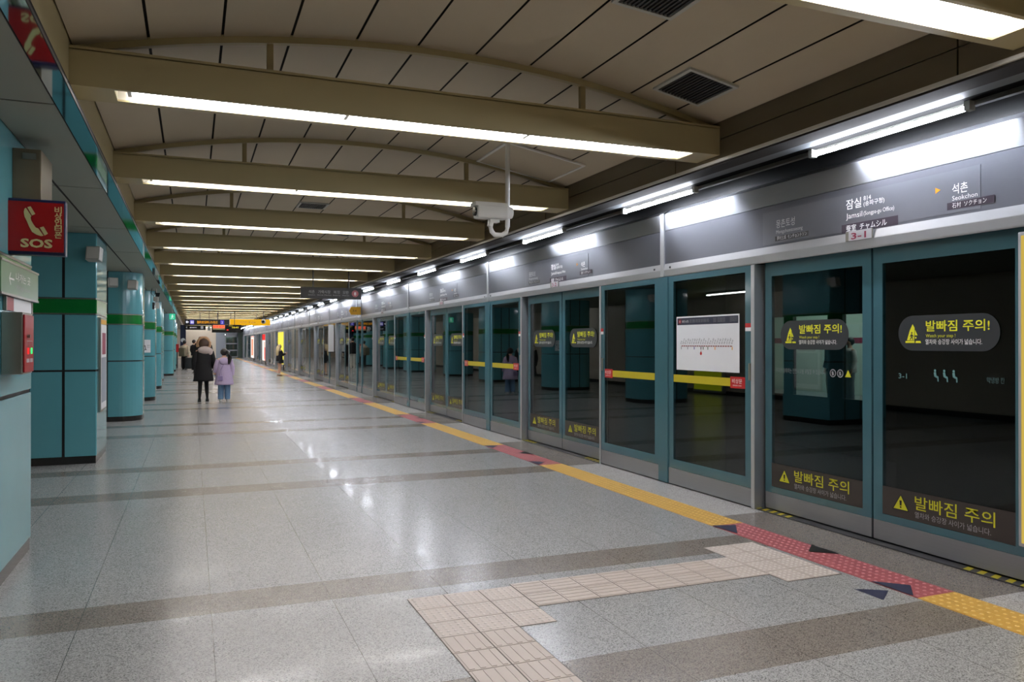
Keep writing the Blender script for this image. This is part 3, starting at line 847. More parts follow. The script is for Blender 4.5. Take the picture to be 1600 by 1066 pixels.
for k in range(-1, len(DOORS)):
    p = 0.35 if k < 0 else DOORS[k]
    prev = -2.2 if k <= -1 else (1.9 if k == 0 else (DOORS[k - 1] + (2.50 if k - 1 in CAR_END else 1.55)))
    nxt = p + (1.8 if k in CAR_END else 1.55)
    if k == -1: prev, nxt = -3.9, 1.9
    t = make_header(prev - p, nxt - p); t.location = (4.87, p, 0)
    if k in CAR_END: pass
    t['label'] = ('metal header box behind the viewpoint' if k < 0 else f'metal header box with station names above doorway {door_name(k)}, {nth(k)} from the viewer')
    if k >= 0:
        if hdr is None: header_sign(t); hdr = t
        else:
            for ch in hdr.children:
                if ch.name.startswith('station_sign'):
                    copy_tree(ch, t)
        pl = MB().box((-.026, -1.39, 2.362), (-.019, -1.125, 2.44), 'plate', .002).build('number_plate', t, label='pale door number plate')
        q = MB(); q.word(door_name(k), (-.0275, -1.257, 2.375), .07, 'maroon_text', XD, align='c', width=.15, bold=.02); q.build('lettering', pl)
        [MB().box((-.028, ya, 2.362), (-.018, yb, 2.44), 'steel').build('clip', pl) for ya, yb in ((-1.155, -1.125), (-1.392, -1.385))]
for k, ln in CAR_END.items():
    p = DOORS[k]
    t = make_header(1.80, 2.50); t.location = (4.87, p, 0); t['label'] = f'short blank metal header between cars, just past doorway {door_name(k)}'
t = make_header(1.55, 5.0); t.location = (4.87, DOORS[-1], 0); t['label'] = 'last metal header box, reaching the end gate'

# rest of the screen line behind the viewpoint
rs = MB(); rs.box((4.9, Y0, 0), (5.0, 0.35, 2.3), 'teal_frame'); struct(rs.build('wall_screen'), 'screen line behind the viewpoint')
es = MB(); es.box((4.9, DOORS[-1] + 3.0, 0), (5.0, Y1, 2.3), 'bluegrey_wall'); struct(es.build('wall_screen_end'))

# route map poster on the first fixed bay
rm = thing('route_map', 'white route map poster with navy title bar on the screen glass', 'poster', (4.868, 6.70, 1.55))
MB().box((-.004, -.525, -.285), (0, .53, .285), 'poster_white').build('sheet', rm)
b = MB().box((-.0048, -.51, .195), (-.0041, .515, .27), 'poster_navy').build('title_bar', rm, label='navy title bar')
k = MB(); x = -.0055
k.flat(circle(0, 0, .026, 20), (x, .465, .233), XD, (0, 0, 1), 'red_sign'); k.word('8', (x - .0004, .465, .221), .034, 'white_text', XD, align='c')
k.word('8호선 노선도', (x, .425, .222), .03, 'white_text', XD, width=.12)
for z in (.243, .231, .219): k.word('암사 잠실 가락시장 모란 방면 안내', (x, .285, z), .011, 'grey_text', XD, width=.33)
for y0_, wd in ((-.12, .05), (-.19, .05), (-.24, .07), (-.385, .05), (-.44, .05)):
    for z in (.25, .238, .226, .214): k.word('환승 안내 표시', (x, y0_, z), .010, 'grey_text', XD, width=wd)
k.build('lettering', b)
ln = MB(); ln.box((-.0052, -.425, -.034), (-.0041, .445, -.024), 'red_sign').build('red_line', rm, label='red line of the map')
k = MB()
for i in range(23):
    y = .44 - .86 * i / 22
    k.flat(circle(0, 0, .006, 8), (x, y, -.029), XD, (0, 0, 1), 'poster_white')
    ll = .02 + .03 * abs(math.sin(i * 1.7)); a = math.radians(62)
    k.word(('천호', '암사', '잠실', '석촌', '송파', '가락시장', '문정', '장지', '복정', '산성', '모란')[i % 11], (x, y + .004, -.012), .02, 'dark_grey', (0, -math.cos(a), math.sin(a)), (0, math.sin(a), math.cos(a)), width=ll + .02)
for i, c in ((0, 'grey_text'), (3, 'grey_text'), (6, 'purple'), (9, 'black'), (10, 'sign_green'), (12, 'sign_green'), (15, 'orange_text'), (22, 'bar_gold')):
    y = .44 - .86 * i / 22; k.flat([(-.006, -.065), (.006, -.065), (.006, -.035), (-.006, -.035)], (x, y, 0), XD, (0, 0, 1), c)
k.flat(circle(0, 0, .017, 16), (x, .088, -.105), XD, (0, 0, 1), 'red_paint'); k.flat([(-.006, -.09), (.006, -.09), (0, -.07)], (x, .088, 0), XD, (0, 0, 1), 'red_paint')
k.build('station_marks', rm)

# light boxes on the screen line
def lightbox(y0_, y1_, z0, z1, lab, faces):
    t = thing('advert_lightbox', lab, 'light box', (4.854, y0_, 0), 0)
    L = y1_ - y0_; f = MB()
    f.box((-.10, 0, z0), (0, L, z1), 'silver', .006); f.build('housing', t)
    s = MB()
    for i, (a, b, c, d, m) in enumerate(faces): s.box((-.104 - .001 * i, a * L, z0 + c * (z1 - z0)), (-.1005, b * L, z0 + d * (z1 - z0)), m)
    s.build('lit_face', t, label='glowing advert face')
    return t
lightbox(0.55, 3.345, .29, 2.24, 'bright yellow advert light box with silver frame at the picture edge', [(.03, .992, .012, .988, 'lit_yellow')])
lightbox(45.9, 49.2, .32, 2.24, 'yellow advert light box behind the long haired person', [(.03, .97, .02, .98, 'lit_yellow_panel'), (.4, .8, .1, .35, 'lit_peach')])
lightbox(58.0, 60.6, .28, 2.24, 'red and white advert light box in the far screen line', [(.03, .97, .02, .98, 'lit_white'), (.03, .97, .76, .98, 'lit_red'), (.12, .45, .08, .7, 'lit_pink'), (.03, .2, .02, .5, 'lit_red')])
lightbox(69.2, 72.6, .28, 2.2, 'white and peach advert light box, last in the far screen line', [(.03, .97, .02, .98, 'lit_white'), (.25, .8, .12, .85, 'lit_peach'), (.03, .97, .92, .98, 'lit_pink')])
for o in list(bpy.data.objects):
    if o.name.startswith('advert_lightbox'):
        L_ = o
        ft = MB().box((-.07, .5, 0.01), (-.02, .6, min(v.co.z for c in L_.children for v in c.data.vertices) + .01), 'dark_grey').build('foot', L_)
bs = thing('blade_sign', 'white blade sign standing out from the screen beyond doorway 4-1', 'sign', (4.86, 29.55, 1.24))
MB().box((-.20, 0, 0), (0, .06, 1.0), 'white_paint', .006).build('panel', bs); MB().box((-.20, 0, -.03), (0, .06, 0), 'dark_grey').build('bracket', bs)
ys_ = thing('blade_sign', 'small yellow pointed sign fixed to the metal header between cars', 'sign', (4.85, 24.45, 2.44))
m = MB(); m.prism([(0, 0), (-.30, 0), (-.36, .12), (-.30, .24), (0, .24)], lambda a, b: (a, 0, b), lambda a, b: (a, .05, b), 'bar_gold'); m.build('panel', ys_)
k = MB(); k.word('3-4', (-.25, -.001, .09), .09, 'black', (1, 0, 0)); k.build('lettering', ys_)

# ---------------------------------------------------------------- tactile paving
def dots(m, x0, x1, y0_, y1_, z, mt, r=.0125, pitch=.052, fine=True):
    nx = max(1, int((x1 - x0) / pitch)); ny = max(1, int((y1_ - y0_) / pitch))
    for i in range(nx):
        for j in range(ny):
            cx, cy = x0 + (x1 - x0) * (i + .5) / nx, y0_ + (y1_ - y0_) * (j + .5) / ny
            n = 8 if fine else 5
            a = [(cx + r * math.cos(6.2832 * k / n), cy + r * math.sin(6.2832 * k / n), z) for k in range(n)]
            b = [(cx + r * .62 * math.cos(6.2832 * k / n), cy + r * .62 * math.sin(6.2832 * k / n), z + .004) for k in range(n)]
            m.add(a + b, [(k, (k + 1) % n, n + (k + 1) % n, n + k) for k in range(n)] + [tuple(range(n, 2 * n))], mt, False)
def strip_seg(y0_, y1_, mt, name, lab, tri=False, detail=True):
    t = thing(name, lab, 'tactile paving', (4.08, y0_, 0), 0, 'tactile strip along the screen doors')
    L = y1_ - y0_; W = .315; m = MB(); n = max(1, round(L / .3)); h = .004
    for i in range(n):
        for a, b in ((0, W / 2), (W / 2, W)): m.box((a + .001, L * i / n + .001, 0), (b - .001, L * (i + 1) / n - .001, h), mt)
    if detail: dots(m, .005, W - .005, .005, L - .005, h, mt + '_worn')
    m.build('paving', t)
    if tri:
        z = h + .0052
        for pts, mm in (([(-.01, L - .0, z), (.19, L - .06, z), (.02, L - .30, z)], 'arrow_blue'), ([(W - .002, L * .60, z), (.15, L * .53, z), (W - .002, L * .46, z)], 'black'), ([(-.005, .35, z), (.16, .19, z), (.0, .03, z)], 'arrow_blue')):
            MB().add(pts, [(0, 2, 1)], mm).build('arrow_mark', t, label='dark triangular arrow mark')
ps = [0.35] + DOORS
for i, p in enumerate(ps):
    a, b = p - 2.45, p - 0.42
    nxt = ps[i + 1] - 2.45 if i + 1 < len(ps) else Y1
    nm = f'{nth(i)}' if i else 'zeroth'
    dn = door_name(i - 1) if i else ''
    strip_seg(a, b, 'tactile_red', 'red_tactile_strip', 'red dotted tactile strip behind the viewpoint' if i == 0 else f'red dotted tactile strip with dark arrows before doorway {dn}, {nth(i - 1)} from the viewer', True, i < 6)
    strip_seg(b, nxt, 'tactile_yellow', 'yellow_tactile_strip', 'yellow tactile strip running out of the lower picture corner' if i == 0 else f'yellow tactile strip beyond the red one of doorway {dn}, {nth(i - 1)} from the viewer', False, i < 6)
am = tag(MB().add([(3.864, 3.79, .001), (4.044, 3.681, .001), (3.861, 3.553, .001)], [(0, 2, 1)], 'arrow_blue').add([(3.864, 3.79, .0), (4.044, 3.681, .0), (3.861, 3.553, .0)], [(0, 1, 2)], 'arrow_blue').build('floor_arrow'), 'loose dark blue arrow mark on the granite beside the red strip', 'floor mark')

# pale guide path
gp_ = thing('guide_path', 'pale pinkish tactile guide path turning towards doorway 3-1', 'tactile paving', (0, 0, 0))
tl = MB(); T = .2275
def tile(x, y, kind, w=T):
    """tile with its lower corner at x, y"""
    tl.box((x + .0035, y + .0035, 0), (x + w - .0035, y + T - .0035, .004), 'guide_white')
    if kind == 'dot': dots(tl, x + .01, x + w - .01, y + .01, y + T - .01, .004, 'guide_worn', .0105, .038)
    else:
        for i in range(4):
            u = (i + .5) / 4
            if kind == 'y': tl.box((x + u * w - .013, y + .014, .004), (x + u * w + .013, y + T - .014, .0065), 'guide_white')
            else: tl.box((x + .014, y + u * T - .013, .004), (x + w - .014, y + u * T + .013, .0065), 'guide_white')
xg, yg = 1.20, 4.42
for i in range(3):
    for j in range(3): tile(xg + i * T, yg - j * T, 'dot')
for j in range(3, 22):
    for i in range(2): tile(xg + i * T, yg - j * T, 'y')
for i in range(7):
    for j in range(2): tile(1.885 + i * .2096, 4.46 - j * T, 'x', .2096)
for y in (4.06, 4.2875, 4.515, 4.7425):
    for x in (3.58, 3.8075): tile(x, y, 'dot')
for y in (4.2325, 4.46): tile(3.3525, y, 'dot')
tl.build('paving', gp_)
jn = MB()
jn.box((1.20, -0.6, .0004), (1.66, 4.65, .0012), 'joint_dark'); jn.box((1.66, 3.965, .0004), (1.885, 4.65, .0012), 'joint_dark'); jn.box((1.885, 4.23, .0004), (3.58, 4.69, .0012), 'joint_dark'); jn.box((3.578, 4.058, .0004), (4.037, 4.972, .0012), 'joint_dark')
jn.build('joint_bed', gp_)

# ---------------------------------------------------------------- left pillar fittings
# SOS sign
sos = thing('emergency_sign', 'red SOS sign with telephone handset on the square pillar', 'sign', (-1.14, 6.05, 2.14), 0.03)
MB().box((0, 0, 0), (.345, .10, .372), 'navy', .008).build('housing', sos, label='dark blue casing')
fc = MB().box((.012, -.006, .022), (.333, .0, .352), 'red_sign').build('face', sos, label='red face')
k = MB(); y = -.0075
def F(pts): k.flat([((px - 100) / 750 * .32 + .012, (800 - py) / 660 * .33 + .022) for px, py in pts], (0, y, 0), (1, 0, 0), (0, 0, 1), 'sign_cream')
F([(355, 215), (400, 200), (465, 300), (420, 322)])
F([(335, 222), (412, 330), (400, 350), (410, 390), (350, 400), (318, 340), (308, 280), (318, 240)])
F([(350, 400), (410, 390), (440, 440), (470, 480), (420, 540), (380, 470)])
F([(470, 480), (505, 492), (575, 585), (540, 592), (480, 575), (420, 540)])
F([(525, 478), (575, 460), (635, 555), (590, 582)])
k.word('SOS', ((265 - 100) / 750 * .32 + .012, y, (740 - 740) / 660 * .33 + .05), .078, 'sign_cream', (1, 0, 0), width=.185, bold=.035)
for i, ch in enumerate('비상인터폰'): k.word(ch, (.30, y, .288 - i * .042), .05, 'sign_cream', (1, 0, 0), width=.043, bold=.02, align='c')
k.build('lettering', fc)
for_ = MB().box((.02, .1, .05), (.30, .105, .33), 'red_sign').build('rear_face', sos)
bx = thing('duct_box', 'tall brownish steel box on the pillar above the SOS sign', 'box', (-1.128, 6.17, 2.26))
MB().box((0, 0, 0), (.17, .45, .61), 'brown_panel', .006).build('body', bx); MB().box((.06, -.006, .54), (.14, 0, .58), 'steel').build('latch', bx)
gs = thing('direction_sign', 'green direction sign with arrow on the square pillar below the SOS sign', 'sign', (-1.125, 6.9, 1.868))
MB().box((0, -1.25, 0), (.035, 0, .20), 'sign_green', .003).build('panel', gs)
MB().box((0, -1.26, .198), (.04, .005, .212), 'steel').box((0, -1.26, -.012), (.04, .005, .002), 'steel').build('rail', gs)
k = MB(); XR = (0, 1, 0)
k.word('나가는 곳', (.0365, -.82, .10), .065, 'white_text', XR, width=.5); k.word('Way out', (.0365, -.82, .045), .04, 'grey_text', XR, width=.5)
k.flat([(0, .03), (.05, .075), (.058, .066), (.026, .036), (.16, .036), (.16, .024), (.026, .024), (.058, -.006), (.05, -.015)], (.0365, -1.03, .07), XR, (0, 0, 1), 'white_text')
k.build('lettering', gs)
nb = thing('notice_board', 'small framed notice under the green direction sign on the square pillar', 'notice board', (-1.125, 6.89, 1.60))
MB().box((0, -.98, .165), (.012, -.12, .254), 'poster_white').box((.0122, -.96, .165), (.0135, -.75, .254), 'tactile_red').build('sheet', nb)
MB().box((0, -1.0, .16), (.018, -.98, .254), 'steel').box((0, -.12, .16), (.018, -.10, .254), 'steel').build('frame', nb)
fh = thing('hydrant_cabinet', 'steel fire hydrant cabinet with red front on the square pillar', 'cabinet', (-1.125, 5.83, 1.35))
MB().box((0, 0, 0), (.118, .33, .40), 'steel', .006).build('body', fh)
fr = MB().box((.1185, .012, .012), (.128, .318, .385), 'hydrant_red', .003).build('door', fh, label='red front')
k = MB(); k.box((.1285, .10, .13), (.131, .135, .17), 'led_red'); k.build('red_lamp', fr); MB().box((.1285, .22, .13), (.131, .255, .17), 'led_green').build('green_lamp', fr)
MB().tube([(.128, .10, .245), (.145, .10, .245)], .012, 'steel', 10).build('knob', fr)
k = MB()
for a, b, c, d in ((.08, .27, .212, .217), (.08, .085, .18, .215), (.265, .27, .18, .215), (.07, .16, .075, .10), (.19, .28, .075, .10)): k.box((.1285, a, c), (.1292, b, d), 'plate')
k.build('marking', fr); MB().box((.1285, .02, .30), (.1292, .31, .372), 'tactile_red').build('label_plate', fr)

# poster frame on the polished side of the second square pillar
pf = thing('poster_frame', 'tall framed poster on the side of the square pillar', 'poster', (-1.15, 11.62, .64))
MB().box((0, 0, 0), (.03, .74, 1.25), 'steel', .004).build('frame', pf)
MB().box((.0302, .03, .03), (.0325, .71, 1.16), 'poster_white').box((.0326, .08, .12), (.0332, .66, .72), 'bluegrey_wall').box((.0326, .15, .76), (.0332, .6, 1.05), 'maroon').build('sheet', pf)
MB().box((.0302, .03, 1.165), (.0328, .71, 1.225), 'bar_gold').build('heading', pf, label='yellow heading')
# loudspeakers
def make_speaker():
    t = thing('speaker', '', 'speaker', (0, 0, 0), 0, 'white speakers on the pillars')
    MB().box((-.085, 0, -.09), (.085, .12, .09), 'grey_plastic', .012).build('case', t)
    MB().box((-.07, -.003, -.075), (.07, .001, .075), 'white_paint', .002).build('grille', t)
    MB().box((-.03, .12, -.02), (.03, .21, .11), 'steel').build('bracket', t)
    return t
sp0 = make_speaker(); sp0.location = (-1.18, 11.25, 2.70); sp0.rotation_euler = (-.2, 0, -.25); sp0['label'] = 'white speaker box on the corner of the square pillar with the poster'
for (x, z, r, lab) in ((-1.43, 2.75, .25, 'pillar-side one of two white speaker boxes on the round cornered pillar'), (-1.11, 2.71, -.25, 'platform-side one of two white speaker boxes on the round cornered pillar')):
    o = dup(sp0, (x, 17.12, z), lab); o.rotation_euler = (-.2, 0, r)
wn = thing('wheelchair_notice', 'white notice with black wheelchair symbol on a teal pillar', 'sign', (-1.285, 23.168, 1.30), math.radians(30))
MB().box((0, 0, 0), (.27, .012, .345), 'poster_white').build('plate', wn)
k = MB(); y = -.0015; B = lambda pts: k.flat(pts, (0, y, 0), (1, 0, 0), (0, 0, 1), 'black')
B(circle(.075, .29, .022, 12)); B([(.06, .26), (.09, .26), (.092, .18), (.06, .18)]); B([(.06, .19), (.13, .19), (.14, .09), (.12, .09), (.112, .165), (.06, .165)]); B([(.12, .09), (.16, .085), (.16, .07), (.115, .07)])
ri, ro = circle(.08, .11, .042, 20), circle(.08, .11, .058, 20)
for i in range(4, 20): B([ro[i], ro[(i + 1) % 20], ri[(i + 1) % 20], ri[i]])
for i, s in enumerate(('휠체어', '타는 곳')): k.word(s, (.175, y, .18 - i * .05), .035, 'dark_grey', (1, 0, 0), width=.08)
k.build('lettering', wn)
# cctv beside the pillars
cv = thing('cctv_camera', 'cctv camera and small screen hung below the soffit near the teal pillars', 'camera', (-.88, 22.4, 2.97))
MB().tube([(0, 0, 0), (0, 0, -.22)], .015, 'steel', 8).build('pole', cv)
MB().box((-.06, -.16, -.34), (.05, .12, -.22), 'grey_plastic', .01).build('body', cv)
MB().extrude_y([(-.02, -.12), (.10, -.12), (.08, -.22), (.0, -.22)], -.22, -.16, 'black').build('hood', cv)
MB().box((-.02, -.10, -.52), (.07, .03, -.36), 'white_paint', .01).box((-.09, -.08, -.54), (-.03, .03, -.36), 'dark_grey', .01).build('monitor', cv)
MB().tube([(-.1, 0, .0), (-.12, -.02, -.12), (-.06, -.02, -.2), (-.02, 0, -.1), (.0, 0, -.02)], .008, 'black', 6).build('cable', cv)
px = thing('exit_sign', 'glowing green exit sign high on a far teal pillar', 'sign', (-.86, 33.5, 2.46))
MB().box((0, 0, 0), (.24, .06, .26), 'dark_grey', .005).build('housing', px); e_ = MB().box((.01, -.004, .012), (.23, .0, .248), 'exit_green').build('lit_face', px)
k = MB()
for pts in (circle(.125, .2, .018, 10), [(.09, .17), (.14, .18), (.13, .11), (.1, .11)], [(.1, .115), (.12, .115), (.09, .04), (.07, .045)], [(.12, .115), (.135, .11), (.165, .06), (.15, .05)], [(.14, .17), (.18, .13), (.175, .12), (.135, .155)]):
    k.flat(pts, (0, -.006, 0), (1, 0, 0), (0, 0, 1), 'exit_pale')
k.build('running_figure', e_); MB().tube([(.12, .03, .26), (.12, .03, .51)], .012, 'steel', 8).build('hanger', px)
ib = thing('information_board', 'dark blue information board past the far pillars', 'sign', (-.75, 55.5, .0))
MB().box((0, 0, 1.1), (.34, .08, 2.75), 'navy', .008).build('panel', ib); MB().box((.05, .02, 0), (.11, .06, 1.1), 'dark_grey').box((.23, .02, 0), (.29, .06, 1.1), 'dark_grey').build('leg', ib)
MB().flat(circle(.17, 1.75, .14, 20), (0, -.002, 0), (1, 0, 0), (0, 0, 1), 'poster_white').build('round_mark', ib)
fe = thing('fire_box', 'small red fire box near the far pillars', 'box', (-1.0, 53.5, 0))
MB().box((0, 0, 1.0), (.2, .15, 1.5), 'red_paint', .01).build('body', fe); MB().box((.06, .04, 0), (.14, .1, 1.0), 'dark_grey').build('leg', fe)
# lit advert standing behind the pillars (seen in the glass)
ga = thing('advert_lightbox', 'yellow green lit advert against the cream wall behind the pillars', 'light box', (-4.97, 19.3, 0))
MB().box((0, 0, .05), (.12, 1.5, 1.75), 'silver', .01).build('housing', ga); MB().box((.121, .06, .12), (.126, 1.44, 1.69), 'lit_yellow_green').build('lit_face', ga)

# ---------------------------------------------------------------- hanging things over the platform
hc = thing('cctv_camera', 'pale cctv camera hanging from the vault on a bent pole', 'camera', (2.937, 7.35, 2.637))
top = vault_z(2.937) - 2.637
MB().tube([(0, 0, top), (0, 0, .09), (-.015, 0, .03), (-.06, 0, .0), (-.14, 0, .0), (-.17, 0, .03), (-.19, 0, .10)], .024, 'white_paint', 12).build('pole', hc)
MB().tube([(0, 0, top - .02), (0, 0, top)], .06, 'white_paint', 16).build('flange', hc)
bd = MB().box((-.34, -.075, .155), (-.015, .075, .30), 'white_paint', .018).build('body', hc)
MB().box((-.37, -.08, .27), (-.02, .08, .31), 'white_paint', .008).build('sun_hood', bd); MB().tube([(-.02, 0, .225), (.045, 0, .225)], [.075, .055], 'white_paint', 14).build('rear_cap', bd)
MB().tube([(-.36, 0, .22), (-.335, 0, .22)], .045, 'black_gloss', 14).build('lens', bd)
MB().tube([(-.19, 0, .08), (-.17, 0, .16)], .03, 'white_paint', 10).box((-.2, -.04, .12), (-.1, .04, .15), 'white_paint').build('bracket', hc)

def hang_sign(name, lab, loc, wd, hg, dp, m, hx, top_z):
    t = thing(name, lab, 'sign', loc)
    MB().box((0, 0, 0), (wd, dp, hg), m, .006).build('panel', t)
    for x in hx: MB().tube([(x, dp / 2, hg - .01), (x, dp / 2, top_z(x + loc[0]) - loc[2])], .014, 'dark_grey', 8).build('hanger', t)
    return t
s1 = hang_sign('hanging_sign', 'black hanging station sign with red number 8 disc', (2.355, 19.0, 2.61), 1.43, .272, .09, 'black', (.287, 1.13), lambda x: vault_z(x))
k = MB(); y = -.0015
for s, e, x0, x1 in (('석촌', 'Seokchon', .18, .32), ('가락시장', 'Garak Market', .40, .69), ('복정', 'Bokjeong', .76, .91), ('모란', 'Moran', .98, 1.12)):
    k.word(s, ((x0 + x1) / 2, y, .13), .085, 'plate', (1, 0, 0), width=x1 - x0, align='c'); k.word(e, ((x0 + x1) / 2, y, .075), .038, 'plate', (1, 0, 0), align='c', width=(x1 - x0) * 1.15)
k.build('lettering', s1)
k = MB(); k.flat(circle(1.275, .137, .082, 28), (0, -.001, 0), (1, 0, 0), (0, 0, 1), 'tactile_red'); k.word('8', (1.275, -.003, .095), .115, 'white_text', (1, 0, 0), align='c'); k.build('line_disc', s1, label='red disc with 8')
s2 = hang_sign('hanging_sign', 'long black hanging sign with arrow, toilet symbol and amber lettering', (-.39, 44.3, 2.5), 2.19, .315, .12, 'black', (.74, 1.60), lambda x: vault_z(x))
k = MB(); FW = lambda pts, m, yy=-.002: k.flat(pts, (0, yy, 0), (1, 0, 0), (0, 0, 1), m)
FW([(.05, .16), (.13, .24), (.13, .18), (.2, .18), (.2, .14), (.13, .14), (.13, .08)], 'lit_arrow'); FW(rounded(.26, .46, .05, .26, .02), 'lit_purple')
for x in (.32, .40): FW(circle(x, .21, .022, 10), 'lit_arrow', -.003); FW([(x - .03, .185), (x + .03, .185), (x + .018, .08), (x - .018, .08)], 'lit_arrow', -.003)
k.word('잠실역 2호선 갈아타는 곳 나가는 곳', (.6, -.002, .10), .15, 'led_amber', (1, 0, 0), width=1.0, bold=.02)
FW(rounded(1.74, 1.93, .05, .27, .02), 'lit_purple'); k.word('2', (1.835, -.003, .1), .15, 'lit_arrow', (1, 0, 0), align='c')
k.build('lettering', s2)
s3 = hang_sign('hanging_sign', 'short black direction sign hung under the amber lettered sign', (-.39, 44.3, 2.25), 1.02, .235, .1, 'black_gloss', (.2, .8), lambda x: 2.499)
k = MB(); FW([(.06, .12), (.12, .18), (.12, .06)], 'grey_text'); k.word('엘리베이터', (.25, -.002, .095), .07, 'lit_arrow', (1, 0, 0), width=.32); FW(rounded(.78, .9, .06, .2, .015), 'grey_text'); k.build('lettering', s3)
s4 = hang_sign('hanging_sign', 'plain yellow hanging sign with a pole across it, near the screen doors', (1.84, 44.35, 2.515), 2.04, .32, .1, 'lit_amber_sign', (.0 + .04, 1.35), lambda x: vault_z(x))
k = MB(); k.word('나가는 곳 Exit', (.5, -.002, .12), .12, 'brown_shoe', (1, 0, 0), width=.8); k.build('lettering', s4)
c2 = thing('cctv_camera', 'small cctv camera on a pole before the yellow hanging sign', 'camera', (3.47, 43.5, 2.70)); t2 = vault_z(3.47) - 2.72
MB().tube([(0, 0, t2), (0, 0, .1)], .02, 'dark_grey', 8).build('pole', c2); MB().ball((0, 0, .0), .12, 'grey_plastic', 12, 8).build('body', c2); MB().tube([(-.02, -.14, 0), (-.01, -.1, 0)], .06, 'black', 10).build('lens', c2)
s5 = hang_sign('arrival_display', 'black train arrival display with orange panel and clock digits', (.906, 43.0, 2.10), 1.43, .405, .14, 'black_gloss', (.3, 1.1), lambda x: vault_z(x))
k = MB(); k.box((.05, -.004, .22), (.63, -.001, .385), 'led_orange'); k.box((.05, -.004, .15), (.63, -.001, .205), 'sign_cream'); k.build('screen', s5, label='orange screen')
k = MB(); k.word('16:41', (.98, -.003, .23), .12, 'led_yellow', (1, 0, 0), width=.3, bold=.02); k.word('현재시각', (.82, -.003, .33), .05, 'led_yellow', (1, 0, 0)); k.word('당역 접근', (.07, -.006, .265), .09, 'led_red', (1, 0, 0), width=.52, bold=.02); k.box((.72, -.004, .12), (.80, -.002, .16), 'led_red'); k.build('lettering', s5)
s6 = thing('monitor', 'small white speaker unit hung beside the arrival display', 'speaker', (.73, 43.1, 2.2)); MB().box((0, 0, .1), (.10, .1, .26), 'white_paint', .01).box((-.03, 0, 0), (.13, .1, .1), 'grey_plastic', .01).build('body', s6); MB().tube([(.05, .05, .25), (.05, .05, vault_z(.78) - 2.2)], .012, 'dark_grey', 8).build('hanger', s6)

# ---------------------------------------------------------------- people
def skin_body(P, name, parent, mats_by_z, H):
    """P: joint -> (x, y, z, r); one continuous surface grown over connected bones"""
    chains, fingers = P['chains'], P.get('fingers', [])
    verts, rad, edges, idx = [], [], [], {}
    def vid(p, r):
        key = tuple(round(c, 4) for c in p)
        if key not in idx: idx[key] = len(verts); verts.append(p); rad.append(r)
        return idx[key]
    for ch in chains:
        prev = None
        for p, r in ch:
            i = vid(p, r)
            if prev is not None and prev != i: edges.append((prev, i))
            prev = i
    me = bpy.data.meshes.new(name); me.from_pydata(verts, edges, []); o = bpy.data.objects.new(name, me); col.objects.link(o)
    md = o.modifiers.new('skin', 'SKIN'); sv = me.skin_vertices[0].data
    for i, r in enumerate(rad): sv[i].radius = (r, r); sv[i].use_root = (i == 0)
    md.use_smooth_shade = True
    ss = o.modifiers.new('sub', 'SUBSURF'); ss.levels = 1; ss.render_levels = 1
    bpy.context.view_layer.update()
    m2 = bpy.data.meshes.new_from_object(o.evaluated_get(bpy.context.evaluated_depsgraph_get()))
    bpy.data.objects.remove(o); m2.name = name
    m2.materials.clear()
    names = []
    for _, n in mats_by_z:
        if n not in names: names.append(n); m2.materials.append(MATS[n])
    for p in m2.polygons:
        z = p.center.z
        for zt, n in mats_by_z:
            if z <= zt * H: p.material_index = names.index(n); break
    ob = bpy.data.objects.new(name, m2); col.objects.link(ob); ob.parent = parent
    return ob
def arm_chain(sh, el, wr, H, hand_dir):
    """shoulder, elbow, wrist points; adds a palm, five unequal fingers"""
    S, E_, W_ = Vector(sh), Vector(el), Vector(wr); d = Vector(hand_dir).normalized()
    side = d.cross(Vector((0, 1, 0.2))); side = side.normalized() if side.length > .1 else Vector((1, 0, 0))
    palm = W_ + d * .045 * H; k = W_ + d * .03 * H
    ch = [[(tuple(S), .033 * H), (tuple(S.lerp(E_, .5)), .028 * H), (tuple(E_), .023 * H), (tuple(E_.lerp(W_, .5)), .021 * H), (tuple(W_), .015 * H), (tuple(palm), .02 * H)]]
    for i, (o_, l) in enumerate(((-.018, .045), (-.006, .052), (.006, .05), (.018, .04))):
        a = palm + side * o_ * H; b = a + d * l * .55 * H; c = b + (d + Vector((0, .35, -.1))).normalized() * l * .45 * H
        ch.append([(tuple(palm), .02 * H), (tuple(a + d * .008 * H), .0055 * H), (tuple(b), .005 * H), (tuple(c), .0042 * H)])
    th = k - side * .022 * H; te = th + (d - side * .6).normalized() * .035 * H
    ch.append([(tuple(W_), .015 * H), (tuple(th), .006 * H), (tuple(te), .005 * H)])
    return ch
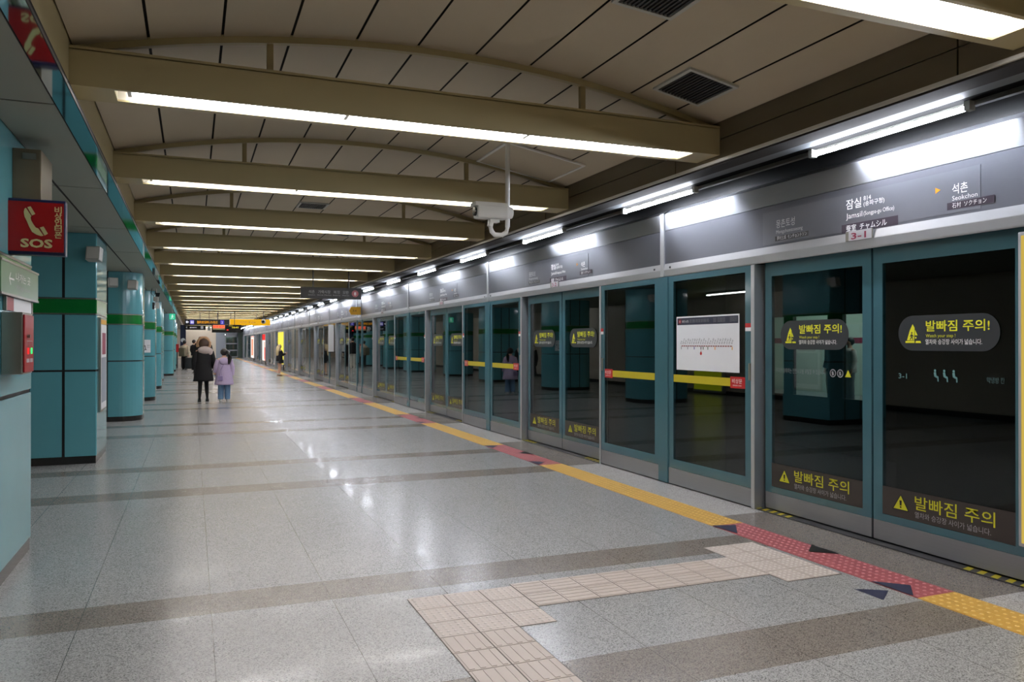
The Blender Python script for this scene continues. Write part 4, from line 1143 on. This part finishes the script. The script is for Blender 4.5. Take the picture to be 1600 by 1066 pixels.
def person(label, loc, rotz, H, arms, legs, mats_by_z, group=None, headr=(.047, .055, .068), lean=0.0):
    """the body faces +y; arms/legs are fractions of the height"""
    t = thing('person', label, 'person', loc, rotz, group)
    h = lambda *p: tuple(c * H for c in p)
    pel = h(0, 0, .53)
    ch = [[(pel, .075 * H), (h(0, .002, .60), .066 * H), (h(0, -.004 + lean * .3, .69), .075 * H), (h(0, -.004 + lean * .6, .775), .078 * H), (h(0, lean, .835), .042 * H), (h(0, .006 + lean, .872), .032 * H), (h(0, .012 + lean, .905), .047 * H), (h(0, .012 + lean, .945), .056 * H), (h(0, .008 + lean, .975), .036 * H)],
          [(h(0, .012 + lean, .905), .047 * H), (h(0, .058 + lean, .918), .010 * H)],
          [(h(0, .012 + lean, .905), .047 * H), (h(.052, .01 + lean, .925), .010 * H)], [(h(0, .012 + lean, .905), .047 * H), (h(-.052, .01 + lean, .925), .010 * H)]]
    chest = h(0, -.004 + lean * .6, .775)
    for (sh, el, wr, hd) in arms:
        c2_ = arm_chain(h(*sh), h(*el), h(*wr), H, hd)
        c2_[0].insert(0, (chest, .078 * H)); ch += c2_
    for (hp, kn, an, toe) in legs:
        ch.append([(pel, .075 * H), (h(*hp), .055 * H), (tuple((Vector(h(*hp)) + Vector(h(*kn))) / 2), .05 * H), (h(*kn), .034 * H), (tuple((Vector(h(*kn)) * .6 + Vector(h(*an)) * .4)), .034 * H), (h(*an), .019 * H), (h(*toe), .016 * H)])
    b = skin_body({'chains': ch}, 'body', t, mats_by_z, H)
    ey = MB()
    for sx in (-1, 1): ey.ball(h(sx * .02, .058 + lean, .937), .006 * H, 'black', 8, 6)
    ey.build('eyes', t)
    mo = MB(); mo.ball(h(0, .056 + lean, .897), (.014 * H, .005 * H, .004 * H), 'maroon', 10, 6); mo.build('mouth', t)
    return t, h
def shoes(t, h, H, ankles, m, long=.075):
    for (x, y) in ankles:
        s = MB(); s.loft([(x * H, (y + .02) * H, 0.001, .027 * H, long * H), (x * H, (y + .02) * H, .012 * H, .029 * H, (long + .002) * H), (x * H, (y + .012) * H, .03 * H, .026 * H, .06 * H), (x * H, y * H, .05 * H, .023 * H, .03 * H)], m, 14); s.build('shoe', t)
HANG_L = ((-.098, -.005, .80), (-.128, -.01, .645), (-.125, .03, .51), (0, .15, -1))
HANG_R = ((.098, -.005, .80), (.128, -.01, .645), (.125, .03, .51), (0, .15, -1))
STAND = [((-.045, 0, .50), (-.047, .012, .285), (-.047, -.012, .045), (-.047, .06, .02)), ((.045, 0, .50), (.047, .012, .285), (.047, -.012, .045), (.047, .06, .02))]

# woman in the long black coat, seen from behind
H = 1.66
t, h = person('person in long black coat with brown fur hood, walking away beside a child', (.268, 22.4, 0), 0.06, H,
              [HANG_L, ((.098, -.005, .80), (.135, -.005, .655), (.16, .03, .53), (.2, .2, -1))],
              [((-.045, 0, .50), (-.05, .0, .285), (-.062, -.02, .045), (-.064, .055, .02)), ((.045, 0, .50), (.046, .03, .285), (.06, .03, .045), (.062, .1, .02))], [(.56, 'black_cloth'), (1.1, 'skin')])
c = MB(); c.loft([(-.005 * H, 0, .33 * H, .155 * H, .125 * H), (0, 0, .36 * H, .152 * H, .122 * H), (0, 0, .48 * H, .135 * H, .105 * H), (0, 0, .62 * H, .112 * H, .085 * H), (0, -.005 * H, .74 * H, .122 * H, .088 * H), (0, -.005 * H, .80 * H, .118 * H, .08 * H), (0, 0, .835 * H, .07 * H, .058 * H), (0, 0, .855 * H, .05 * H, .05 * H)], 'black_cloth', 24); c.build('coat', t)
for a, e_, wv in ((h(-.105, -.005, .80), h(-.14, -.01, .65), h(-.135, .03, .515)), (h(.105, -.005, .80), h(.145, -.005, .66), h(.165, .03, .535))):
    MB().tube([a, ((Vector(a) + Vector(e_)) / 2)[:], e_, wv], [.05 * H, .046 * H, .041 * H, .036 * H], 'black_cloth', 14).build('sleeve', t)
hd = MB(); hd.ball(h(0, -.01, .925), (.085 * H, .08 * H, .098 * H), 'brown_hair', 20, 14, .04); hd.build('hair', t)
hf = MB(); pts = []
for i in range(25): a = math.pi * (-.15 + 1.3 * i / 24); pts.append((.086 * H * math.cos(a), -.02 * H, (.92 + .098 * math.sin(a)) * H))
hf.tube(pts, [.026 * H * (1 + .25 * random.random()) for _ in pts], 'fur', 10); hf.build('fur_trim', t, label='brown fur trim of the hood')
hb = MB(); hb.ball(h(.01, -.075, .825), (.10 * H, .05 * H, .062 * H), 'fur_pale', 18, 12, .12); hb.build('hood', t, label='pale fur hood')
sc_ = MB(); sc_.ball(h(.085, -.03, .80), (.055 * H, .06 * H, .06 * H), 'fur_pale', 14, 10, .12); sc_.build('fur_collar', t)
shoes(t, h, H, [(-.062, -.02), (.06, .03)], 'black_gloss')
# child in lavender
H = 1.41
t, h = person('child in lavender hooded jacket and jeans with black ponytail, walking away', (.775, 22.25, 0), -0.05, H,
              [((-.095, -.005, .79), (-.135, .0, .66), (-.15, .04, .56), (-.2, .3, -.8)), HANG_R],
              [((-.045, 0, .50), (-.055, .0, .285), (-.058, -.02, .045), (-.06, .055, .02)), ((.045, 0, .50), (.055, .02, .285), (.06, .02, .045), (.062, .09, .02))], [(.5, 'denim'), (1.1, 'skin')])
c = MB(); c.loft([(0, 0, .32 * H, .172 * H, .13 * H), (0, 0, .35 * H, .17 * H, .128 * H), (0, 0, .47 * H, .15 * H, .112 * H), (0, 0, .62 * H, .125 * H, .095 * H), (0, -.005 * H, .73 * H, .122 * H, .09 * H), (0, -.005 * H, .79 * H, .112 * H, .08 * H), (0, 0, .825 * H, .065 * H, .056 * H)], 'lavender_cloth', 24); c.build('jacket', t)
for a, e_, wv in ((h(-.1, -.005, .785), h(-.145, 0, .655), h(-.155, .04, .555)), (h(.1, -.005, .785), h(.145, -.01, .645), h(.14, .03, .50))):
    MB().tube([a, ((Vector(a) + Vector(e_)) / 2)[:], e_, wv], [.05 * H, .048 * H, .045 * H, .04 * H], 'lavender_cloth', 14).build('sleeve', t)
hb = MB(); hb.ball(h(0, -.085, .765), (.085 * H, .035 * H, .07 * H), 'lavender_cloth', 18, 12, .06); hb.build('hood', t)
for sx in (-1, 1): MB().tube([h(sx * .045, 0, .5), h(sx * .056, .005, .28), h(sx * .06, sx * .02, .05)], [.064 * H, .056 * H, .052 * H], 'denim', 14).build('trouser_leg', t)
hh = MB(); hh.ball(h(0, -.004, .935), (.068 * H, .072 * H, .07 * H), 'black_hair', 18, 12, .04); hh.build('hair', t)
pt = MB(); pt.tube([h(.05, -.06, .955), h(.085, -.085, .92), h(.10, -.09, .84), h(.095, -.095, .76), h(.085, -.095, .70)], [.02 * H, .034 * H, .038 * H, .03 * H, .01 * H], 'black_hair', 12); pt.build('ponytail', t)
bg = MB(); bg.box(h(-.115, -.15, .40), h(-.02, -.105, .49), 'lavender_bag', .012); bg.tube([h(-.07, -.125, .48), h(-.06, -.10, .6), h(.02, -.1, .76), h(.07, -.04, .82)], .006 * H, 'lavender_bag', 6); bg.build('shoulder_bag', t, label='small purple shoulder bag')
shoes(t, h, H, [(-.058, -.02), (.06, .02)], 'white_cloth')
# long haired person by the screen doors, looking at a phone
H = 1.50
t, h = person('long blond haired person in black jacket and grey shorts with phone by the screens', (3.80, 38.6, 0), -1.25, H,
              [((-.095, 0, .80), (-.115, .05, .66), (-.06, .15, .67), (.3, 1, .3)), ((.095, 0, .80), (.12, .06, .67), (.06, .16, .70), (-.2, 1, .3))],
              STAND, [(.03, 'brown_shoe'), (1.1, 'skin')])
c = MB(); c.loft([(0, 0, .47 * H, .125 * H, .1 * H), (0, 0, .55 * H, .125 * H, .1 * H), (0, 0, .66 * H, .118 * H, .092 * H), (0, -.005 * H, .76 * H, .12 * H, .088 * H), (0, -.005 * H, .80 * H, .108 * H, .075 * H), (0, 0, .835 * H, .06 * H, .055 * H)], 'black_cloth', 22); c.build('jacket', t)
for a, e_, wv in ((h(-.1, 0, .795), h(-.125, .05, .655), h(-.07, .14, .668)), (h(.1, 0, .795), h(.13, .06, .665), h(.068, .15, .698))):
    MB().tube([a, ((Vector(a) + Vector(e_)) / 2)[:], e_, wv], [.046 * H, .043 * H, .04 * H, .033 * H], 'black_cloth', 12).build('sleeve', t)
MB().loft([(0, 0, .415 * H, .115 * H, .09 * H), (0, 0, .5 * H, .108 * H, .088 * H)], 'grey_cloth', 20).build('shorts', t)
hh = MB(); hh.ball(h(0, -.005, .93), (.064 * H, .07 * H, .074 * H), 'blond_hair', 18, 12, .03); hh.loft([(0, -.06 * H, .60 * H, .05 * H, .02 * H), (0, -.07 * H, .68 * H, .085 * H, .035 * H), (0, -.06 * H, .8 * H, .09 * H, .05 * H), (0, -.03 * H, .93 * H, .066 * H, .058 * H)], 'blond_hair', 18); hh.build('hair', t)
bg = MB(); bg.box(h(.06, -.06, .40), h(.16, .07, .52), 'black_cloth', .02); bg.tube([h(.12, .0, .52), h(.12, 0, .68), h(.08, 0, .83)], .008 * H, 'black_cloth', 6); bg.build('shoulder_bag', t, label='black shoulder bag')
ph = MB(); ph.box(h(-.03, .20, .69), h(.03, .208, .76), 'white_paint', .002); ph.build('phone', t)
for x in (-.047, .047): MB().tube([h(x, -.012, .03), h(x, -.012, .085)], .024 * H, 'white_cloth', 12).build('sock', t)
shoes(t, h, H, [(-.047, -.012), (.047, -.012)], 'brown_shoe')
# group far down the platform
def simple_person(label, loc, rz, H, top, bottom, hair, mats, long_top=.46, coat_r=1.0, skirt=False):
    t, h = person(label, loc, rz, H, [HANG_L, HANG_R], STAND, mats, 'people waiting far down the platform')
    c = MB(); c.loft([(0, 0, long_top * H, .125 * H * coat_r, .1 * H * coat_r), (0, 0, .6 * H, .118 * H, .092 * H), (0, -.005 * H, .75 * H, .126 * H, .09 * H), (0, -.005 * H, .80 * H, .116 * H, .078 * H), (0, 0, .835 * H, .06 * H, .055 * H)], top, 20); c.build('jacket', t)
    for sx in (-1, 1):
        MB().tube([h(sx * .105, 0, .795), h(sx * .138, -.01, .645), h(sx * .132, .03, .52)], [.05 * H, .045 * H, .038 * H], top, 12).build('sleeve', t)
        if not skirt: MB().tube([h(sx * .045, 0, .52), h(sx * .047, .01, .28), h(sx * .047, -.01, .04)], [.062 * H, .052 * H, .044 * H], bottom, 12).build('trouser_leg', t)
    if skirt: MB().loft([(0, 0, .08 * H, .14 * H, .11 * H), (0, 0, .5 * H, .108 * H, .09 * H)], bottom, 18).build('skirt', t)
    MB().ball(h(0, -.006, .94), (.06 * H, .068 * H, .068 * H), hair, 16, 10, .04).build('hair', t)
    shoes(t, h, H, [(-.047, -.012), (.047, -.012)], 'white_cloth' if bottom == 'white_cloth' else 'black_gloss')
    return t, h
simple_person('person in black jacket and white trousers, standing with back turned', (.42, 49.6, 0), .1, 1.93, 'black_cloth', 'white_cloth', 'black_hair', [(1.1, 'skin')])
t, h = simple_person('person in cream top with olive backpack beside a black suitcase', (-.44, 50.4, 0), -.5, 1.72, 'cream_cloth', 'black_cloth', 'black_hair', [(1.1, 'skin')])
bpk = MB(); bpk.box((-.19, -.36, .78), (.17, -.14, 1.28), 'olive_cloth', .05); bpk.build('backpack', t, label='olive backpack')
simple_person('person in dark clothes standing between the cream top and the white trousers', (.08, 51.6, 0), -.9, 1.76, 'black_cloth', 'cream_cloth', 'black_hair', [(1.1, 'skin')])
t, h = simple_person('person in dark coat with a red bag, partly hidden by the fur hooded person', (.80, 50.4, 0), .2, 1.80, 'black_cloth', 'black_cloth', 'black_hair', [(1.1, 'skin')], .40)
MB().box((-.30, -.12, .72), (-.20, .10, .98), 'red_paint', .02).build('hand_bag', t, label='red hand bag')
lg = thing('suitcase', 'upright black suitcase next to the person in the cream top', 'suitcase', (-.20, 49.6, 0))
MB().box((-.2, -.13, .06), (.2, .13, .72), 'luggage', .04).build('shell', lg); MB().tube([(-.1, .1, .7), (-.1, .1, 1.0), (.1, .1, 1.0), (.1, .1, .7)], .012, 'steel', 8).build('handle', lg)
for sx in (-.15, .15):
    for sy in (-.09, .09): MB().tube([(sx - .015, sy, .035), (sx + .015, sy, .035)], .035, 'black', 10).build('wheel', lg)
# figures on the platform across the tracks
def opp(label, y, rz, H, top, bottom):
    t, h = person(label, (16.1, y, 0), rz, H, [HANG_L, HANG_R], STAND, [(1.1, 'skin')], 'people across the tracks')
    MB().loft([(0, 0, .46 * H, .12 * H, .1 * H), (0, 0, .6 * H, .115 * H, .092 * H), (0, 0, .75 * H, .124 * H, .09 * H), (0, 0, .80 * H, .114 * H, .078 * H), (0, 0, .835 * H, .06 * H, .055 * H)], top, 18).build('jacket', t)
    for sx in (-1, 1):
        MB().tube([h(sx * .105, 0, .795), h(sx * .138, -.01, .645), h(sx * .132, .03, .52)], [.05 * H, .045 * H, .038 * H], top, 10).build('sleeve', t)
        MB().tube([h(sx * .045, 0, .52), h(sx * .047, .01, .28), h(sx * .047, -.01, .04)], [.062 * H, .052 * H, .044 * H], bottom, 10).build('trouser_leg', t)
    MB().ball(h(0, -.006, .94), (.06 * H, .068 * H, .068 * H), 'black_hair', 14, 10, .04).build('hair', t); shoes(t, h, H, [(-.047, -.012), (.047, -.012)], 'black_gloss')
opp('person in pale shirt seen through the glass across the tracks', 15.9, 1.2, 1.7, 'white_cloth', 'grey_cloth')
opp('person in navy top seen through the glass, standing closest to the door seam', 14.75, -1.2, 1.75, 'navy', 'black_cloth')
opp('person in dark jacket and olive trousers seen through the glass across the tracks', 16.55, .3, 1.72, 'black_cloth', 'olive_cloth')
